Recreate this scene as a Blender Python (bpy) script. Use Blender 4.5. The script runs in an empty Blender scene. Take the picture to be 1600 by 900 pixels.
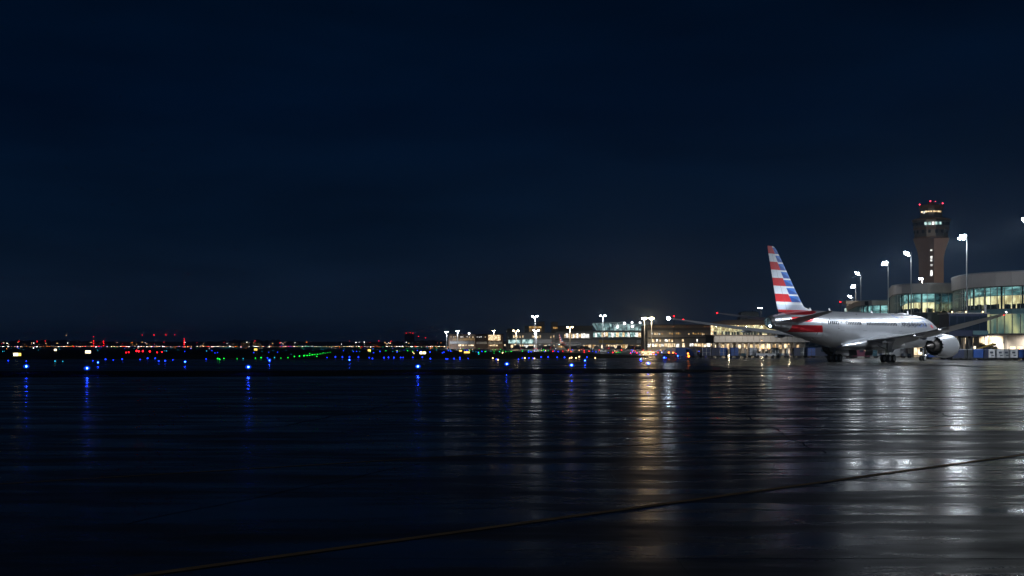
import bpy, math, random
from mathutils import Vector, Matrix
S = bpy.context.scene
C = S.collection
random.seed(11)
PI = math.pi
R = math.radians

# ------------------------------------------------------------------ camera
F = 2000.0; HC = 2.78; HZ = 540.0          # focal length in photo pixels, eye height, horizon row
cam = bpy.data.cameras.new('camera'); co = bpy.data.objects.new('camera', cam); C.objects.link(co)
co.location = (0, 0, HC); co.rotation_euler = (PI/2, 0, 0)
cam.lens = 36*F/1600; cam.sensor_width = 36; cam.shift_y = (HZ-450)/1600
cam.clip_start = .1; cam.clip_end = 30000
S.camera = co
S.view_settings.view_transform = 'Standard'; S.view_settings.look = 'None'
S.view_settings.exposure = 0; S.view_settings.gamma = 1
S.render.engine = 'CYCLES'
S.cycles.use_denoising = True
S.cycles.use_light_tree = True
S.cycles.max_bounces = 6; S.cycles.diffuse_bounces = 2; S.cycles.glossy_bounces = 4
S.cycles.transparent_max_bounces = 12; S.cycles.volume_bounces = 0
S.cycles.sample_clamp_indirect = 6
S.cycles.caustics_reflective = True; S.cycles.blur_glossy = 1.0; S.cycles.caustics_refractive = False

# ------------------------------------------------------------------ sky
W = bpy.data.worlds.new('World'); S.world = W; W.use_nodes = True
nt = W.node_tree; N = nt.nodes; L = nt.links
N.clear()
out = N.new('ShaderNodeOutputWorld'); add = N.new('ShaderNodeAddShader')
sky = N.new('ShaderNodeTexSky'); sky.sky_type = 'NISHITA'; sky.sun_disc = False
sky.sun_elevation = R(-4); sky.sun_rotation = R(250)
b1 = N.new('ShaderNodeBackground'); b1.inputs[1].default_value = .001
L.new(sky.outputs[0], b1.inputs[0])
tc = N.new('ShaderNodeTexCoord'); sep = N.new('ShaderNodeSeparateXYZ'); L.new(tc.outputs['Generated'], sep.inputs[0])
rp = N.new('ShaderNodeValToRGB'); e = rp.color_ramp.elements
e[0].position = 0; e[0].color = (.0050, .0108, .0250, 1)
e[1].position = .35; e[1].color = (.0001, .0027, .0096, 1)
for p, c in ((.03, (.0043, .0102, .0238, 1)), (.09, (.0013, .0062, .0180, 1)), (.18, (.0003, .0044, .0162, 1)), (.27, (.0001, .0034, .0118, 1))):
    q = e.new(p); q.color = c
L.new(sep.outputs[2], rp.inputs[0])
mp = N.new('ShaderNodeMapping'); mp.inputs['Scale'].default_value = (3, 3, 14); L.new(tc.outputs['Generated'], mp.inputs[0])
ns = N.new('ShaderNodeTexNoise'); ns.inputs['Scale'].default_value = 1.4; ns.inputs['Detail'].default_value = 5
L.new(mp.outputs[0], ns.inputs['Vector'])
mr = N.new('ShaderNodeMapRange'); mr.inputs[1].default_value = .3; mr.inputs[2].default_value = .72
mr.inputs[3].default_value = .78; mr.inputs[4].default_value = 1.3; L.new(ns.outputs[0], mr.inputs[0])
vm = N.new('ShaderNodeVectorMath'); vm.operation = 'SCALE'; L.new(rp.outputs[0], vm.inputs[0]); L.new(mr.outputs[0], vm.inputs['Scale'])
b2 = N.new('ShaderNodeBackground'); b2.inputs[1].default_value = 1.0; L.new(vm.outputs[0], b2.inputs[0])
L.new(b1.outputs[0], add.inputs[0]); L.new(b2.outputs[0], add.inputs[1]); L.new(add.outputs[0], out.inputs[0])
# added faint fill light, in place of a moon
sl = bpy.data.lights.new('fill_sun', 'SUN'); sl.energy = .06; sl.angle = R(1); sl.color = (.8, .88, 1)
so = bpy.data.objects.new('fill_sun', sl); C.objects.link(so); so.rotation_euler = (R(50), 0, R(-25))

# ------------------------------------------------------------------ helpers
def PX(px, Y): return (px-800)/F*Y                       # sideways metres of photo column px at distance Y
def ZY(y, Y): return HC+(HZ-y)/F*Y                       # height of photo row y at distance Y

class MB:
    def __init__(s): s.v = []; s.f = []; s.mi = []; s.m = 0
    def add(s, vs, fs):
        o = len(s.v); s.v += [tuple(v) for v in vs]
        for f in fs: s.f.append([i+o for i in f]); s.mi.append(s.m)
        return s
    def box(s, x0, x1, y0, y1, z0, z1):
        v = [(x, y, z) for z in (z0, z1) for y in (y0, y1) for x in (x0, x1)]
        return s.add(v, [(0,2,3,1),(4,5,7,6),(0,1,5,4),(2,6,7,3),(0,4,6,2),(1,3,7,5)])
    def obox(s, c, size, rz=0, rx=0, ry=0):
        M = Matrix.Translation(c) @ Matrix.Rotation(rz,4,'Z') @ Matrix.Rotation(ry,4,'Y') @ Matrix.Rotation(rx,4,'X')
        a, b, d = size[0]/2, size[1]/2, size[2]/2
        v = [M @ Vector((x, y, z)) for z in (-d, d) for y in (-b, b) for x in (-a, a)]
        return s.add(v, [(0,2,3,1),(4,5,7,6),(0,1,5,4),(2,6,7,3),(0,4,6,2),(1,3,7,5)])
    def tube(s, p0, p1, r0, r1=None, n=10, cap=True):
        r1 = r0 if r1 is None else r1
        p0 = Vector(p0); p1 = Vector(p1); d = (p1-p0).normalized()
        a = d.orthogonal().normalized(); b = d.cross(a)
        v = []
        for p, r in ((p0, r0), (p1, r1)):
            v += [p+(a*math.cos(2*PI*i/n)+b*math.sin(2*PI*i/n))*r for i in range(n)]
        f = [(i, (i+1)%n, n+(i+1)%n, n+i) for i in range(n)]
        if cap: f += [tuple(range(n-1,-1,-1)), tuple(range(n, 2*n))]
        return s.add(v, f)
    def loft(s, rings, cap0=True, cap1=True):
        n = len(rings[0]); v = [p for r in rings for p in r]; f = []
        for k in range(len(rings)-1):
            for i in range(n):
                f.append((k*n+i, k*n+(i+1)%n, (k+1)*n+(i+1)%n, (k+1)*n+i))
        if cap0: f.append(tuple(range(n-1,-1,-1)))
        if cap1: f.append(tuple(range((len(rings)-1)*n, len(rings)*n)))
        return s.add(v, f)
    def lathe(s, prof, o, ax, n=24, cap0=False, cap1=False):          # prof: (distance along axis, radius)
        ax = Vector(ax).normalized(); a = ax.orthogonal().normalized(); b = ax.cross(a); o = Vector(o)
        return s.loft([[o+ax*t+(a*math.cos(2*PI*i/n)+b*math.sin(2*PI*i/n))*r for i in range(n)] for t, r in prof], cap0, cap1)
    def prism(s, poly, z0, z1):
        n = len(poly)
        v = [(x, y, z0) for x, y in poly]+[(x, y, z1) for x, y in poly]
        return s.add(v, [tuple(range(n-1,-1,-1)), tuple(range(n, 2*n))]+[(i, (i+1)%n, n+(i+1)%n, n+i) for i in range(n)])
    def ball(s, c, r, n=8, m=5, sz=1):
        v = []; 
        rings = []
        for k in range(m+1):
            t = PI*k/m; rr = max(r*math.sin(t), r*.02)
            rings.append([(c[0]+rr*math.cos(2*PI*i/n), c[1]+rr*math.sin(2*PI*i/n), c[2]-r*sz*math.cos(t)) for i in range(n)])
        return s.loft(rings)
    def mesh(s, name, mats, smooth=False):
        me = bpy.data.meshes.new(name); me.from_pydata(s.v, [], s.f)
        for m in (mats if isinstance(mats, (list, tuple)) else [mats]): me.materials.append(m)
        if any(s.mi): me.polygons.foreach_set('material_index', s.mi)
        if smooth:
            me.polygons.foreach_set('use_smooth', [True]*len(s.f))
            me.set_sharp_from_angle(angle=R(38))
        me.update()
        return me
    def build(s, name, mats, parent=None, smooth=False, loc=None):
        return link(name, s.mesh(name, mats, smooth), parent, loc)
def link(name, me, parent=None, loc=None, rz=0):
    o = bpy.data.objects.new(name, me); C.objects.link(o)
    if parent: o.parent = parent
    if loc is not None: o.location = loc
    if rz: o.rotation_euler = (0, 0, rz)
    return o
def tag(o, label, cat, group=None, kind=None):
    o['label'] = label; o['category'] = cat
    if group: o['group'] = group
    if kind: o['kind'] = kind
    return o
def thing(name, label, cat, loc=(0,0,0), rz=0, group=None):
    return tag(link(name, None, None, loc, rz), label, cat, group)
def struct(o): o['kind'] = 'structure'; return o
def stuff(o): o['kind'] = 'stuff'; return o
kids = {}
def copy_tree(o, parent=None, mesh_swap=None):
    c = o.copy(); C.objects.link(c)
    if parent: c.parent = parent
    for ch in list(o.children): copy_tree(ch, c)
    return c

# ------------------------------------------------------------------ materials
def newmat(name):
    m = bpy.data.materials.new(name); m.use_nodes = True
    return m, m.node_tree, m.node_tree.nodes['Principled BSDF']
def mat(name, col, rough=.5, metal=0, var=.15, scale=2.0, bump=0, spec=.5):
    m, t, p = newmat(name)
    p.inputs['Roughness'].default_value = rough; p.inputs['Metallic'].default_value = metal
    p.inputs['Specular IOR Level'].default_value = spec
    tc = t.nodes.new('ShaderNodeTexCoord'); n = t.nodes.new('ShaderNodeTexNoise')
    n.inputs['Scale'].default_value = scale; n.inputs['Detail'].default_value = 5
    t.links.new(tc.outputs['Object'], n.inputs['Vector'])
    mx = t.nodes.new('ShaderNodeMix'); mx.data_type = 'RGBA'
    mx.inputs[6].default_value = tuple(c*(1-var) for c in col)+(1,); mx.inputs[7].default_value = tuple(min(1, c*(1+var)) for c in col)+(1,)
    t.links.new(n.outputs[0], mx.inputs[0]); t.links.new(mx.outputs[2], p.inputs['Base Color'])
    if bump:
        b = t.nodes.new('ShaderNodeBump'); b.inputs['Strength'].default_value = bump; b.inputs['Distance'].default_value = .05
        t.links.new(n.outputs[0], b.inputs['Height']); t.links.new(b.outputs[0], p.inputs['Normal'])
    return m
def lamp(name, col, s, sample=True):
    m, t, p = newmat(name)
    p.inputs['Base Color'].default_value = (.02, .02, .02, 1)
    p.inputs['Emission Color'].default_value = col+(1,); p.inputs['Emission Strength'].default_value = s
    if not sample: m.cycles.emission_sampling = 'NONE'
    return m
def litroom(name, c0, c1, s0, s1, sx=.5, sz=.6, detail=3):     # light of a lit room behind glass: uneven, blotchy
    m, t, p = newmat(name)
    p.inputs['Base Color'].default_value = (.2, .19, .17, 1); p.inputs['Roughness'].default_value = .6
    tc = t.nodes.new('ShaderNodeTexCoord'); mp = t.nodes.new('ShaderNodeMapping'); mp.inputs['Scale'].default_value = (sx, sx, sz)
    n = t.nodes.new('ShaderNodeTexNoise'); n.inputs['Scale'].default_value = 1; n.inputs['Detail'].default_value = detail
    t.links.new(tc.outputs['Object'], mp.inputs[0]); t.links.new(mp.outputs[0], n.inputs['Vector'])
    r = t.nodes.new('ShaderNodeValToRGB'); r.color_ramp.elements[0].position = .36; r.color_ramp.elements[1].position = .66
    r.color_ramp.elements[0].color = c0+(1,); r.color_ramp.elements[1].color = c1+(1,)
    t.links.new(n.outputs[0], r.inputs[0]); t.links.new(r.outputs[0], p.inputs['Emission Color'])
    k = t.nodes.new('ShaderNodeMapRange'); k.inputs[1].default_value = .36; k.inputs[2].default_value = .66
    k.inputs[3].default_value = s0; k.inputs[4].default_value = s1
    t.links.new(n.outputs[0], k.inputs[0]); t.links.new(k.outputs[0], p.inputs['Emission Strength'])
    m.cycles.emission_sampling = 'NONE'
    return m
def glassmat(name, tint, gloss=.12, rough=.03):
    m, t, p = newmat(name); t.nodes.remove(p)
    o = t.nodes['Material Output']; tr = t.nodes.new('ShaderNodeBsdfTransparent'); tr.inputs[0].default_value = tint+(1,)
    g = t.nodes.new('ShaderNodeBsdfGlossy'); g.inputs['Roughness'].default_value = rough; g.inputs[0].default_value = (.8, .95, 1, 1)
    fr = t.nodes.new('ShaderNodeLayerWeight'); fr.inputs[0].default_value = .5
    pw = t.nodes.new('ShaderNodeMath'); pw.operation = 'POWER'; pw.inputs[1].default_value = 4; t.links.new(fr.outputs['Facing'], pw.inputs[0])
    mr = t.nodes.new('ShaderNodeMapRange'); mr.inputs[3].default_value = gloss; mr.inputs[4].default_value = .8
    t.links.new(pw.outputs[0], mr.inputs[0])
    mx = t.nodes.new('ShaderNodeMixShader'); t.links.new(mr.outputs[0], mx.inputs[0])
    t.links.new(tr.outputs[0], mx.inputs[1]); t.links.new(g.outputs[0], mx.inputs[2]); t.links.new(mx.outputs[0], o.inputs[0])
    return m
class X:                                                            # tiny expression builder for shader maths
    def __init__(s, t): s.t = t
    def __call__(s, op, a, b=0., c=0.):
        n = s.t.nodes.new('ShaderNodeMath'); n.operation = op
        for i, v in enumerate((a, b, c)):
            if isinstance(v, (int, float)): n.inputs[i].default_value = v
            else: s.t.links.new(v, n.inputs[i])
        return n.outputs[0]
    def mix(s, f, a, b):
        n = s.t.nodes.new('ShaderNodeMix'); n.data_type = 'RGBA'
        s.t.links.new(f, n.inputs[0])
        for i, v in ((6, a), (7, b)):
            if isinstance(v, tuple): n.inputs[i].default_value = v+(1,)
            else: s.t.links.new(v, n.inputs[i])
        return n.outputs[2]
    def band(s, v, lo, hi): return s('MULTIPLY', s('GREATER_THAN', v, lo), s('LESS_THAN', v, hi))

M_ = {}
M_['steel'] = mat('galvanised_steel', (.42, .43, .44), .4, .7)
M_['dark'] = mat('dark_metal', (.03, .03, .035), .5, .3)
M_['black'] = mat('black_rubber', (.012, .012, .012), .7)
M_['rim'] = mat('wheel_rim', (.55, .56, .58), .35, .6)
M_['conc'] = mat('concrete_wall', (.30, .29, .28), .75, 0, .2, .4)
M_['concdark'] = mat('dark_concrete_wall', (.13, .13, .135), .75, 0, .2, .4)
M_['fascia'] = mat('grey_metal_fascia', (.66, .61, .58), .5, .02, .10, .3)
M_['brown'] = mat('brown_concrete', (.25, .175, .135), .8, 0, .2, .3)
M_['browndark'] = mat('dark_brown_concrete', (.085, .06, .052), .8, 0, .2, .3)  # also tints the shaded left shaft of the control tower
M_['slate'] = mat('dark_slate_panel', (.045, .055, .065), .45, .2)
M_['teal'] = mat('teal_spandrel', (.22, .40, .44), .22, .2)
M_['frame'] = mat('window_frame_grey', (.45, .45, .43), .4, .5)
M_['framedark'] = mat('window_frame_dark', (.05, .05, .055), .4, .5)
M_['white'] = mat('white_paint', (.72, .73, .75), .4)
M_['ltgrey'] = mat('light_grey_paint', (.42, .43, .45), .35, .2)
M_['blue'] = mat('blue_paint', (.02, .09, .38), .4)
M_['navy'] = mat('navy_paint', (.012, .025, .09), .45)
M_['maroon'] = mat('maroon_paint', (.16, .012, .05), .5)
M_['yellow'] = mat('yellow_paint', (.55, .36, .05), .5)
M_['tarp'] = mat('teal_tarpaulin', (.03, .12, .16), .6)
M_['skin'] = mat('aircraft_silver_paint', (.50, .52, .56), .28, .75, .06, .35)
M_['skin2'] = mat('aircraft_grey_paint', (.40, .41, .43), .33, .35, .08, .5)
M_['skindark'] = mat('aircraft_underside_grey', (.20, .20, .215), .4, .2, .1, .5)
M_['hot'] = mat('burnt_exhaust_metal', (.22, .2, .19), .3, .9, .25, 3)
M_['win'] = mat('cabin_window', (.012, .013, .018), .15)
M_['ink'] = mat('title_dark_ink', (.05, .06, .09), .35)
M_['inkblue'] = mat('title_blue_ink', (.10, .17, .42), .35)
M_['decalred'] = mat('decal_red', (.55, .02, .03), .35)
M_['decalblue'] = mat('decal_blue', (.02, .14, .5), .35)
M_['flood'] = lamp('floodlight_lens', (.86, .93, 1.0), 105)
M_['floodw'] = lamp('warm_floodlight_lens', (1.0, .74, .42), 2600)
M_['bulbw'] = lamp('white_lamp', (.9, .95, 1), 14, False)
M_['bulby'] = lamp('warm_lamp', (1, .62, .28), 6, False)
M_['bulbr'] = lamp('red_lamp', (1, .006, .012), 16, False)
M_['bulbo'] = lamp('orange_lamp', (1, .2, .02), 9, False)
M_['bulbg'] = lamp('green_lamp', (.01, 1, .06), 3.5, False)
M_['bulbc'] = lamp('cyan_lamp', (.02, .5, .75), 2.5, False)
M_['bulbb'] = lamp('blue_lamp', (.006, .03, 1), 9, False)
M_['taxi'] = lamp('taxiway_blue_lens', (.0006, .0022, 1), 55, True)
def glowglass(name, col, s):
    m, t, p = newmat(name); t.nodes.remove(p); o = t.nodes['Material Output']
    a = t.nodes.new('ShaderNodeBsdfTransparent'); e = t.nodes.new('ShaderNodeEmission'); e.inputs[0].default_value = col+(1,); e.inputs[1].default_value = s
    d = t.nodes.new('ShaderNodeAddShader'); t.links.new(a.outputs[0], d.inputs[0]); t.links.new(e.outputs[0], d.inputs[1]); t.links.new(d.outputs[0], o.inputs[0])
    m.cycles.emission_sampling = 'NONE'; return m
M_['taxi'] = glowglass('blue_halo_globe', (.002, .03, .5), .55)  # see-through glow standing for the halo round the bulb
M_['taxicore'] = lamp('taxiway_bulb', (.010, .045, 1), 170, True)
M_['sign'] = lamp('lit_yellow_sign_face', (1, .62, .12), 2.2, False)
M_['signw'] = lamp('lit_pale_sign_face', (1, .86, .5), 4, False)
M_['room_y'] = litroom('warm_lit_room', (.85, .58, .27), (1, .84, .52), .8, 2.0, .8, .35)
M_['room_c'] = litroom('cool_lit_room', (.10, .30, .36), (.62, .9, .88), .14, .9, .35, .25)
M_['room_d'] = litroom('dim_teal_ceiling_void', (.08, .20, .22), (.34, .6, .6), .5, 1.5, .3, .9)
M_['room_t'] = litroom('teal_lit_concourse', (.10, .24, .27), (.9, .75, .36), .4, .8, .35, .12)
M_['room_w'] = litroom('bright_lit_bay', (.8, .55, .28), (1, .86, .62), .6, 2.6, .5, .5)
M_['win_y'] = litroom('lit_window_warm', (.7, .42, .17), (1, .8, .5), .5, 2.2, .9, .9)
M_['win_w'] = litroom('lit_window_white', (.6, .62, .6), (1, .97, .9), .6, 2.8, .9, .9)
M_['win_c'] = litroom('lit_window_teal', (.12, .4, .42), (.7, .95, .9), .35, 1.3, .6, .6)
M_['win_o'] = litroom('lit_window_amber', (.6, .28, .05), (1, .6, .2), .3, 1.0, .6, .6)
M_['win_od'] = litroom('amber_dim_window', (.30, .17, .05), (.5, .3, .1), .25, .5, .3, .3); M_['win_r'] = litroom('lit_window_red', (.5, .01, .02), (1, .1, .06), .1, .9, .3, .3)
M_['glass'] = glassmat('teal_tinted_glass', (.86, .96, .95), .08)
M_['glassd'] = glassmat('dark_tinted_glass', (.22, .3, .33), .16)

def wet(name, base, r0, r1, sx, sy, bump=.3, spec=.5, joints=False):
    """rain-wet paving: puddled bands that are smooth, drier patches that are rough"""
    m, t, p = newmat(name); nd = t.nodes; lk = t.links
    g = nd.new('ShaderNodeNewGeometry')
    def noise(scx, scy, detail, sc=1.):
        mp = nd.new('ShaderNodeMapping'); mp.inputs['Scale'].default_value = (scx, scy, 1); lk.new(g.outputs['Position'], mp.inputs[0])
        n = nd.new('ShaderNodeTexNoise'); n.inputs['Scale'].default_value = sc; n.inputs['Detail'].default_value = detail
        n.inputs['Roughness'].default_value = .6
        lk.new(mp.outputs[0], n.inputs['Vector']); return n.outputs[0]
    a = noise(sx, sy, 6); b = noise(.9, .9, 6); c = noise(22, 22, 5); w = noise(.05, .4, 5)
    x = X(t)
    f = noise(.32, 1.1, 9); 
    comb = x('ADD', x('ADD', x('MULTIPLY', a, .42), x('MULTIPLY', w, .30)), x('MULTIPLY', f, .28))
    mr = nd.new('ShaderNodeMapRange'); mr.interpolation_type = 'SMOOTHSTEP'
    mr.inputs[1].default_value = .37; mr.inputs[2].default_value = .63; lk.new(comb, mr.inputs[0]); dry = mr.outputs[0]
    ro = x('ADD', r0, x('MULTIPLY', dry, r1-r0))
    lk.new(x('ADD', ro, x('MULTIPLY', x('SUBTRACT', c, .5), .10)), p.inputs['Roughness'])
    lk.new(x('SUBTRACT', spec, x('MULTIPLY', dry, spec*.72)), p.inputs['Specular IOR Level'])
    tone = x('ADD', x('MULTIPLY', b, .7), x('MULTIPLY', dry, .6))
    lo = tuple(v*.5 for v in base); hi = tuple(v*1.6 for v in base)
    lk.new(x.mix(tone, lo, hi), p.inputs['Base Color'])
    bp = nd.new('ShaderNodeBump'); bp.inputs['Strength'].default_value = bump; bp.inputs['Distance'].default_value = .012
    h = x('ADD', x('MULTIPLY', b, 1.), x('MULTIPLY', c, .30))
    lk.new(h, bp.inputs['Height']); lk.new(bp.outputs[0], p.inputs['Normal'])
    return m
M_['slab'] = wet('wet_concrete_slab', (.052, .046, .040), .088, .46, .17, .50, .40, .31)
M_['apron'] = wet('wet_apron_concrete', (.042, .038, .034), .085, .42, .03, .16, .3, .30)
M_['taxiw'] = wet('wet_taxiway_asphalt', (.024, .024, .026), .14, .45, .02, .09, .2, .30)
M_['turf'] = mat('dark_turf', (.012, .016, .010), .95, 0, .5, .15, .0, .05)
M_['tar'] = mat('black_joint_sealant', (.008, .008, .009), .6, 0, .2, 3)
M_['line'] = mat('worn_orange_marking', (.62, .33, .10), .6, 0, .6, 1.6)
M_['line2'] = mat('faded_orange_marking', (.42, .24, .09), .6, 0, .5, 1.2)
M_['tree'] = mat('night_foliage', (.03, .04, .025), .9)

# ------------------------------------------------------------------ ground
g = MB(); g.box(-6000, 6000, -60, 7000, -1.0, -.02)
struct(g.build('ground', M_['taxiw']))
a = MB()
a.prism([(-60, 106.7+.02), (-200, 108), (-200, -50), (-60, -50)], -.6, 0)
struct(a.build('apron_edge', M_['taxiw']))
# apron beyond the slab field, up to the terminal
ap = MB(); ap.prism([(-60, 106.72), (400, 106.72), (400, 800), (120, 800), (50, 420), (34, 300), (26, 200), (28, 145), (20, 130), (-60, 109)], -.3, 0)
apo = struct(ap.build('apron', M_['apron']))
# near apron: separate concrete slabs with sealed joints between them
bed = MB(); bed.box(-60, 62, -50, 106.70, -.5, -.03); struct(bed.build('joint_bed', M_['tar']))
apron_near = link('concrete_apron', None); apron_near['kind'] = 'structure'
SL = 7.5; slab_me = []
for k in range(4):
    s = MB(); h = SL/2-.005; bv = .003; w = SL/2-.0012
    s.loft([[(-w, -h, -.03), (w, -h, -.03), (w, h, -.03), (-w, h, -.03)], [(-w, -h, -bv), (w, -h, -bv), (w, h, -bv), (-w, h, -bv)],
            [(-w+.0005, -h+bv, 0), (w-.0005, -h+bv, 0), (w-.0005, h-bv, 0), (-w+.0005, h-bv, 0)]], False, True)
    slab_me.append(s.mesh('concrete_slab', M_['slab']))
for r in range(-8, 12):
    y = 24.2+SL*(r-.5)
    if y < -2: continue
    for c in range(-8, 9):
        x = c*SL-1.6
        if abs(x) > .4*(y+SL)+9: continue
        o = link('concrete_slab', random.choice(slab_me), apron_near, (x, y, random.uniform(-.0004, .0)))
        o.rotation_euler = (random.gauss(0, .0002), random.gauss(0, .00006), 0)
# turf between the paved ways
def turf(name, poly, z):
    t = MB(); t.prism(poly, -.5, z); return struct(t.build(name, M_['turf']))
turf('grass_island', [(-200, 107), (-60, 109.5), (-20, 116), (8, 127), (20, 134), (27, 141), (14, 153), (0, 150), (-24, 141), (-60, 137), (-200, 139)], .03)
turf('grass_field', [(-1500, 262), (-120, 258), (-40, 262), (0, 268), (22, 285), (33, 305), (36, 340), (30, 420), (10, 560), (-40, 760), (-150, 960), (-1500, 1050)], .03)
turf('grass_verge', [(-1500, 1250), (-200, 1150), (0, 1350), (0, 3200), (-1500, 3200)], .03)
def ribbon(name, pts, wd, z, m, kind='structure'):
    b = MB(); n = len(pts); v = []
    for i, (x, y) in enumerate(pts):
        p = Vector(pts[max(0, i-1)]); q = Vector(pts[min(n-1, i+1)]); d = (q-p).normalized(); nx, ny = -d.y*wd/2, d.x*wd/2
        v += [(x+nx, y+ny, z), (x-nx, y-ny, z)]
    b.add(v, [(2*i, 2*i+1, 2*i+3, 2*i+2) for i in range(n-1)])
    o = b.build(name, m); o['kind'] = kind; return o
def subdiv(p, q, n, j=0):
    return [(p[0]+(q[0]-p[0])*i/n+random.uniform(-j, j), p[1]+(q[1]-p[1])*i/n+random.uniform(-j, j)) for i in range(n+1)]
l1 = subdiv((-11, 9.1), (60, 78.5), 90, .008)
ribbon('taxi_line_border', l1, .23, .004, M_['tar']); ribbon('taxi_line', l1, .18, .008, M_['line'])
l2 = subdiv((-30, 11.3), (45, 66), 90, .01)
ribbon('faded_taxi_line', l2, .13, .006, M_['line2'])
for (p, q, n, j, w) in (((-6, 20), (-2.2, 30), 18, .10, .03), ((8, 33), (9.4, 52), 22, .16, .05), ((10.2, 40), (10.6, 64), 22, .1, .05), ((13, 62), (15, 90), 16, .25, .08), ((-8, 44), (-4, 70), 20, .2, .06), ((17, 50), (19.5, 62), 16, .2, .06)):
    ribbon('sealed_crack', subdiv(p, q, n, j), w, .006, M_['tar'])

# ------------------------------------------------------------------ airliner
TH = .7572; GX, GY = 58.5, 214.6
def skin_material():
    m, t, p = newmat('aircraft_livery_paint'); x = X(t)
    tc = t.nodes.new('ShaderNodeTexCoord'); s = t.nodes.new('ShaderNodeSeparateXYZ'); t.links.new(tc.outputs['Object'], s.inputs[0])
    d = x('SUBTRACT', 28.2, s.outputs[1]); z = s.outputs[2]
    n = t.nodes.new('ShaderNodeTexNoise'); n.inputs['Scale'].default_value = .6; n.inputs['Detail'].default_value = 5; t.links.new(tc.outputs['Object'], n.inputs['Vector'])
    base = x.mix(n.outputs[0], (.44, .46, .50), (.54, .56, .60))
    front = x('ADD', 44.2, x('MULTIPLY', x('SUBTRACT', z, 4.1), .43))
    inz = x('MULTIPLY', x('GREATER_THAN', d, front), x('LESS_THAN', d, 52.3))
    white = x('MULTIPLY', inz, x.band(z, 4.15, 8.2))
    c = x.mix(white, base, (.66, .70, .76))
    red1 = x('MULTIPLY', inz, x.band(z, 4.85, 5.95))
    # rounded red tongue
    u = x('SUBTRACT', 49.2, d); u = x('MAXIMUM', u, 0.); v = x('SUBTRACT', z, 6.85)
    tong = x('LESS_THAN', x('ADD', x('POWER', x('MULTIPLY', u, .42), 2.), x('POWER', x('MULTIPLY', v, 2.6), 2.)), 1.)
    red2 = x('MULTIPLY', tong, x('LESS_THAN', d, 52.3))
    # red sweep under the fin, tapering forward
    low = x('ADD', 7.55, x('MULTIPLY', x('POWER', x('MAXIMUM', x('SUBTRACT', 49., d), 0.), 2.), .028))
    red3 = x('MULTIPLY', x('GREATER_THAN', z, low), x('MULTIPLY', x('GREATER_THAN', d, 44.3), x('LESS_THAN', d, 53.)))
    red = x('MAXIMUM', red1, x('MAXIMUM', red2, red3))
    c = x.mix(red, c, (.50, .008, .016))
    # panel joints
    for st in (9.5, 14.2, 18.9, 24, 30.5, 36.2, 40.6, 52.3):
        c = x.mix(x('MULTIPLY', x.band(d, st-.03, st+.03), .35), c, (.2, .2, .21))
    t.links.new(c, p.inputs['Base Color'])
    p.inputs['Metallic'].default_value = .7
    t.links.new(x('ADD', .24, x('MULTIPLY', n.outputs[0], .12)), p.inputs['Roughness'])
    return m
def fin_material():
    m, t, p = newmat('fin_flag_stripes'); x = X(t)
    tc = t.nodes.new('ShaderNodeTexCoord'); s = t.nodes.new('ShaderNodeSeparateXYZ'); t.links.new(tc.outputs['Object'], s.inputs[0])
    d = x('SUBTRACT', 28.2, s.outputs[1]); z = s.outputs[2]
    top, st = 17.95, 1.205
    k = x('DIVIDE', x('SUBTRACT', top, z), st)                       # stripe number counted from the tip
    fr = x('FRACT', k); even = x('LESS_THAN', x('FRACT', x('MULTIPLY', k, .5)), .5)
    le = x('ADD', 45.8, x('MULTIPLY', x('SUBTRACT', z, 8.3), .936)); te = x('ADD', 54.3, x('MULTIPLY', x('SUBTRACT', z, 7.8), .293))
    u = x('DIVIDE', x('SUBTRACT', d, le), x('SUBTRACT', te, le))     # 0 leading edge .. 1 trailing edge
    upper = x('LESS_THAN', k, 7.)
    n = t.nodes.new('ShaderNodeTexNoise'); n.inputs['Scale'].default_value = 1.1; t.links.new(tc.outputs['Object'], n.inputs['Vector'])
    wht = x.mix(n.outputs[0], (.56, .64, .74), (.72, .77, .83))
    low = x('GREATER_THAN', k, 8.0)                                   # lowest red band
    grey = x.mix(x.band(k, 7.35, 8.0), wht, (.46, .54, .66))
    c = x.mix(x('MULTIPLY', even, upper), grey, (.50, .010, .018))
    c = x.mix(low, c, (.50, .010, .018))
    edge = x('ADD', .47, x('MULTIPLY', fr, -.03))
    bl = x('MULTIPLY', x('MULTIPLY', x('LESS_THAN', u, edge), upper), x('GREATER_THAN', fr, .2))
    fold = x('MULTIPLY', x('GREATER_THAN', x('ADD', x('MULTIPLY', u, 1.6), fr), .98), 1.)
    blue = x.mix(fold, (.02, .17, .62), (.010, .075, .36))
    c = x.mix(bl, c, blue)
    c = x.mix(x('MULTIPLY', x('MULTIPLY', x('LESS_THAN', u, edge), upper), x('LESS_THAN', fr, .2)), c, (.72, .77, .83))
    c = x.mix(x('LESS_THAN', u, .03), c, (.5, .52, .55))
    hinge = x.band(u, .685, .70); c = x.mix(x('MULTIPLY', hinge, .6), c, (.12, .12, .14))
    t.links.new(c, p.inputs['Base Color']); p.inputs['Roughness'].default_value = .48; p.inputs['Specular IOR Level'].default_value = .3
    return m
M_['livery'] = skin_material(); M_['fin'] = fin_material()

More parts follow.
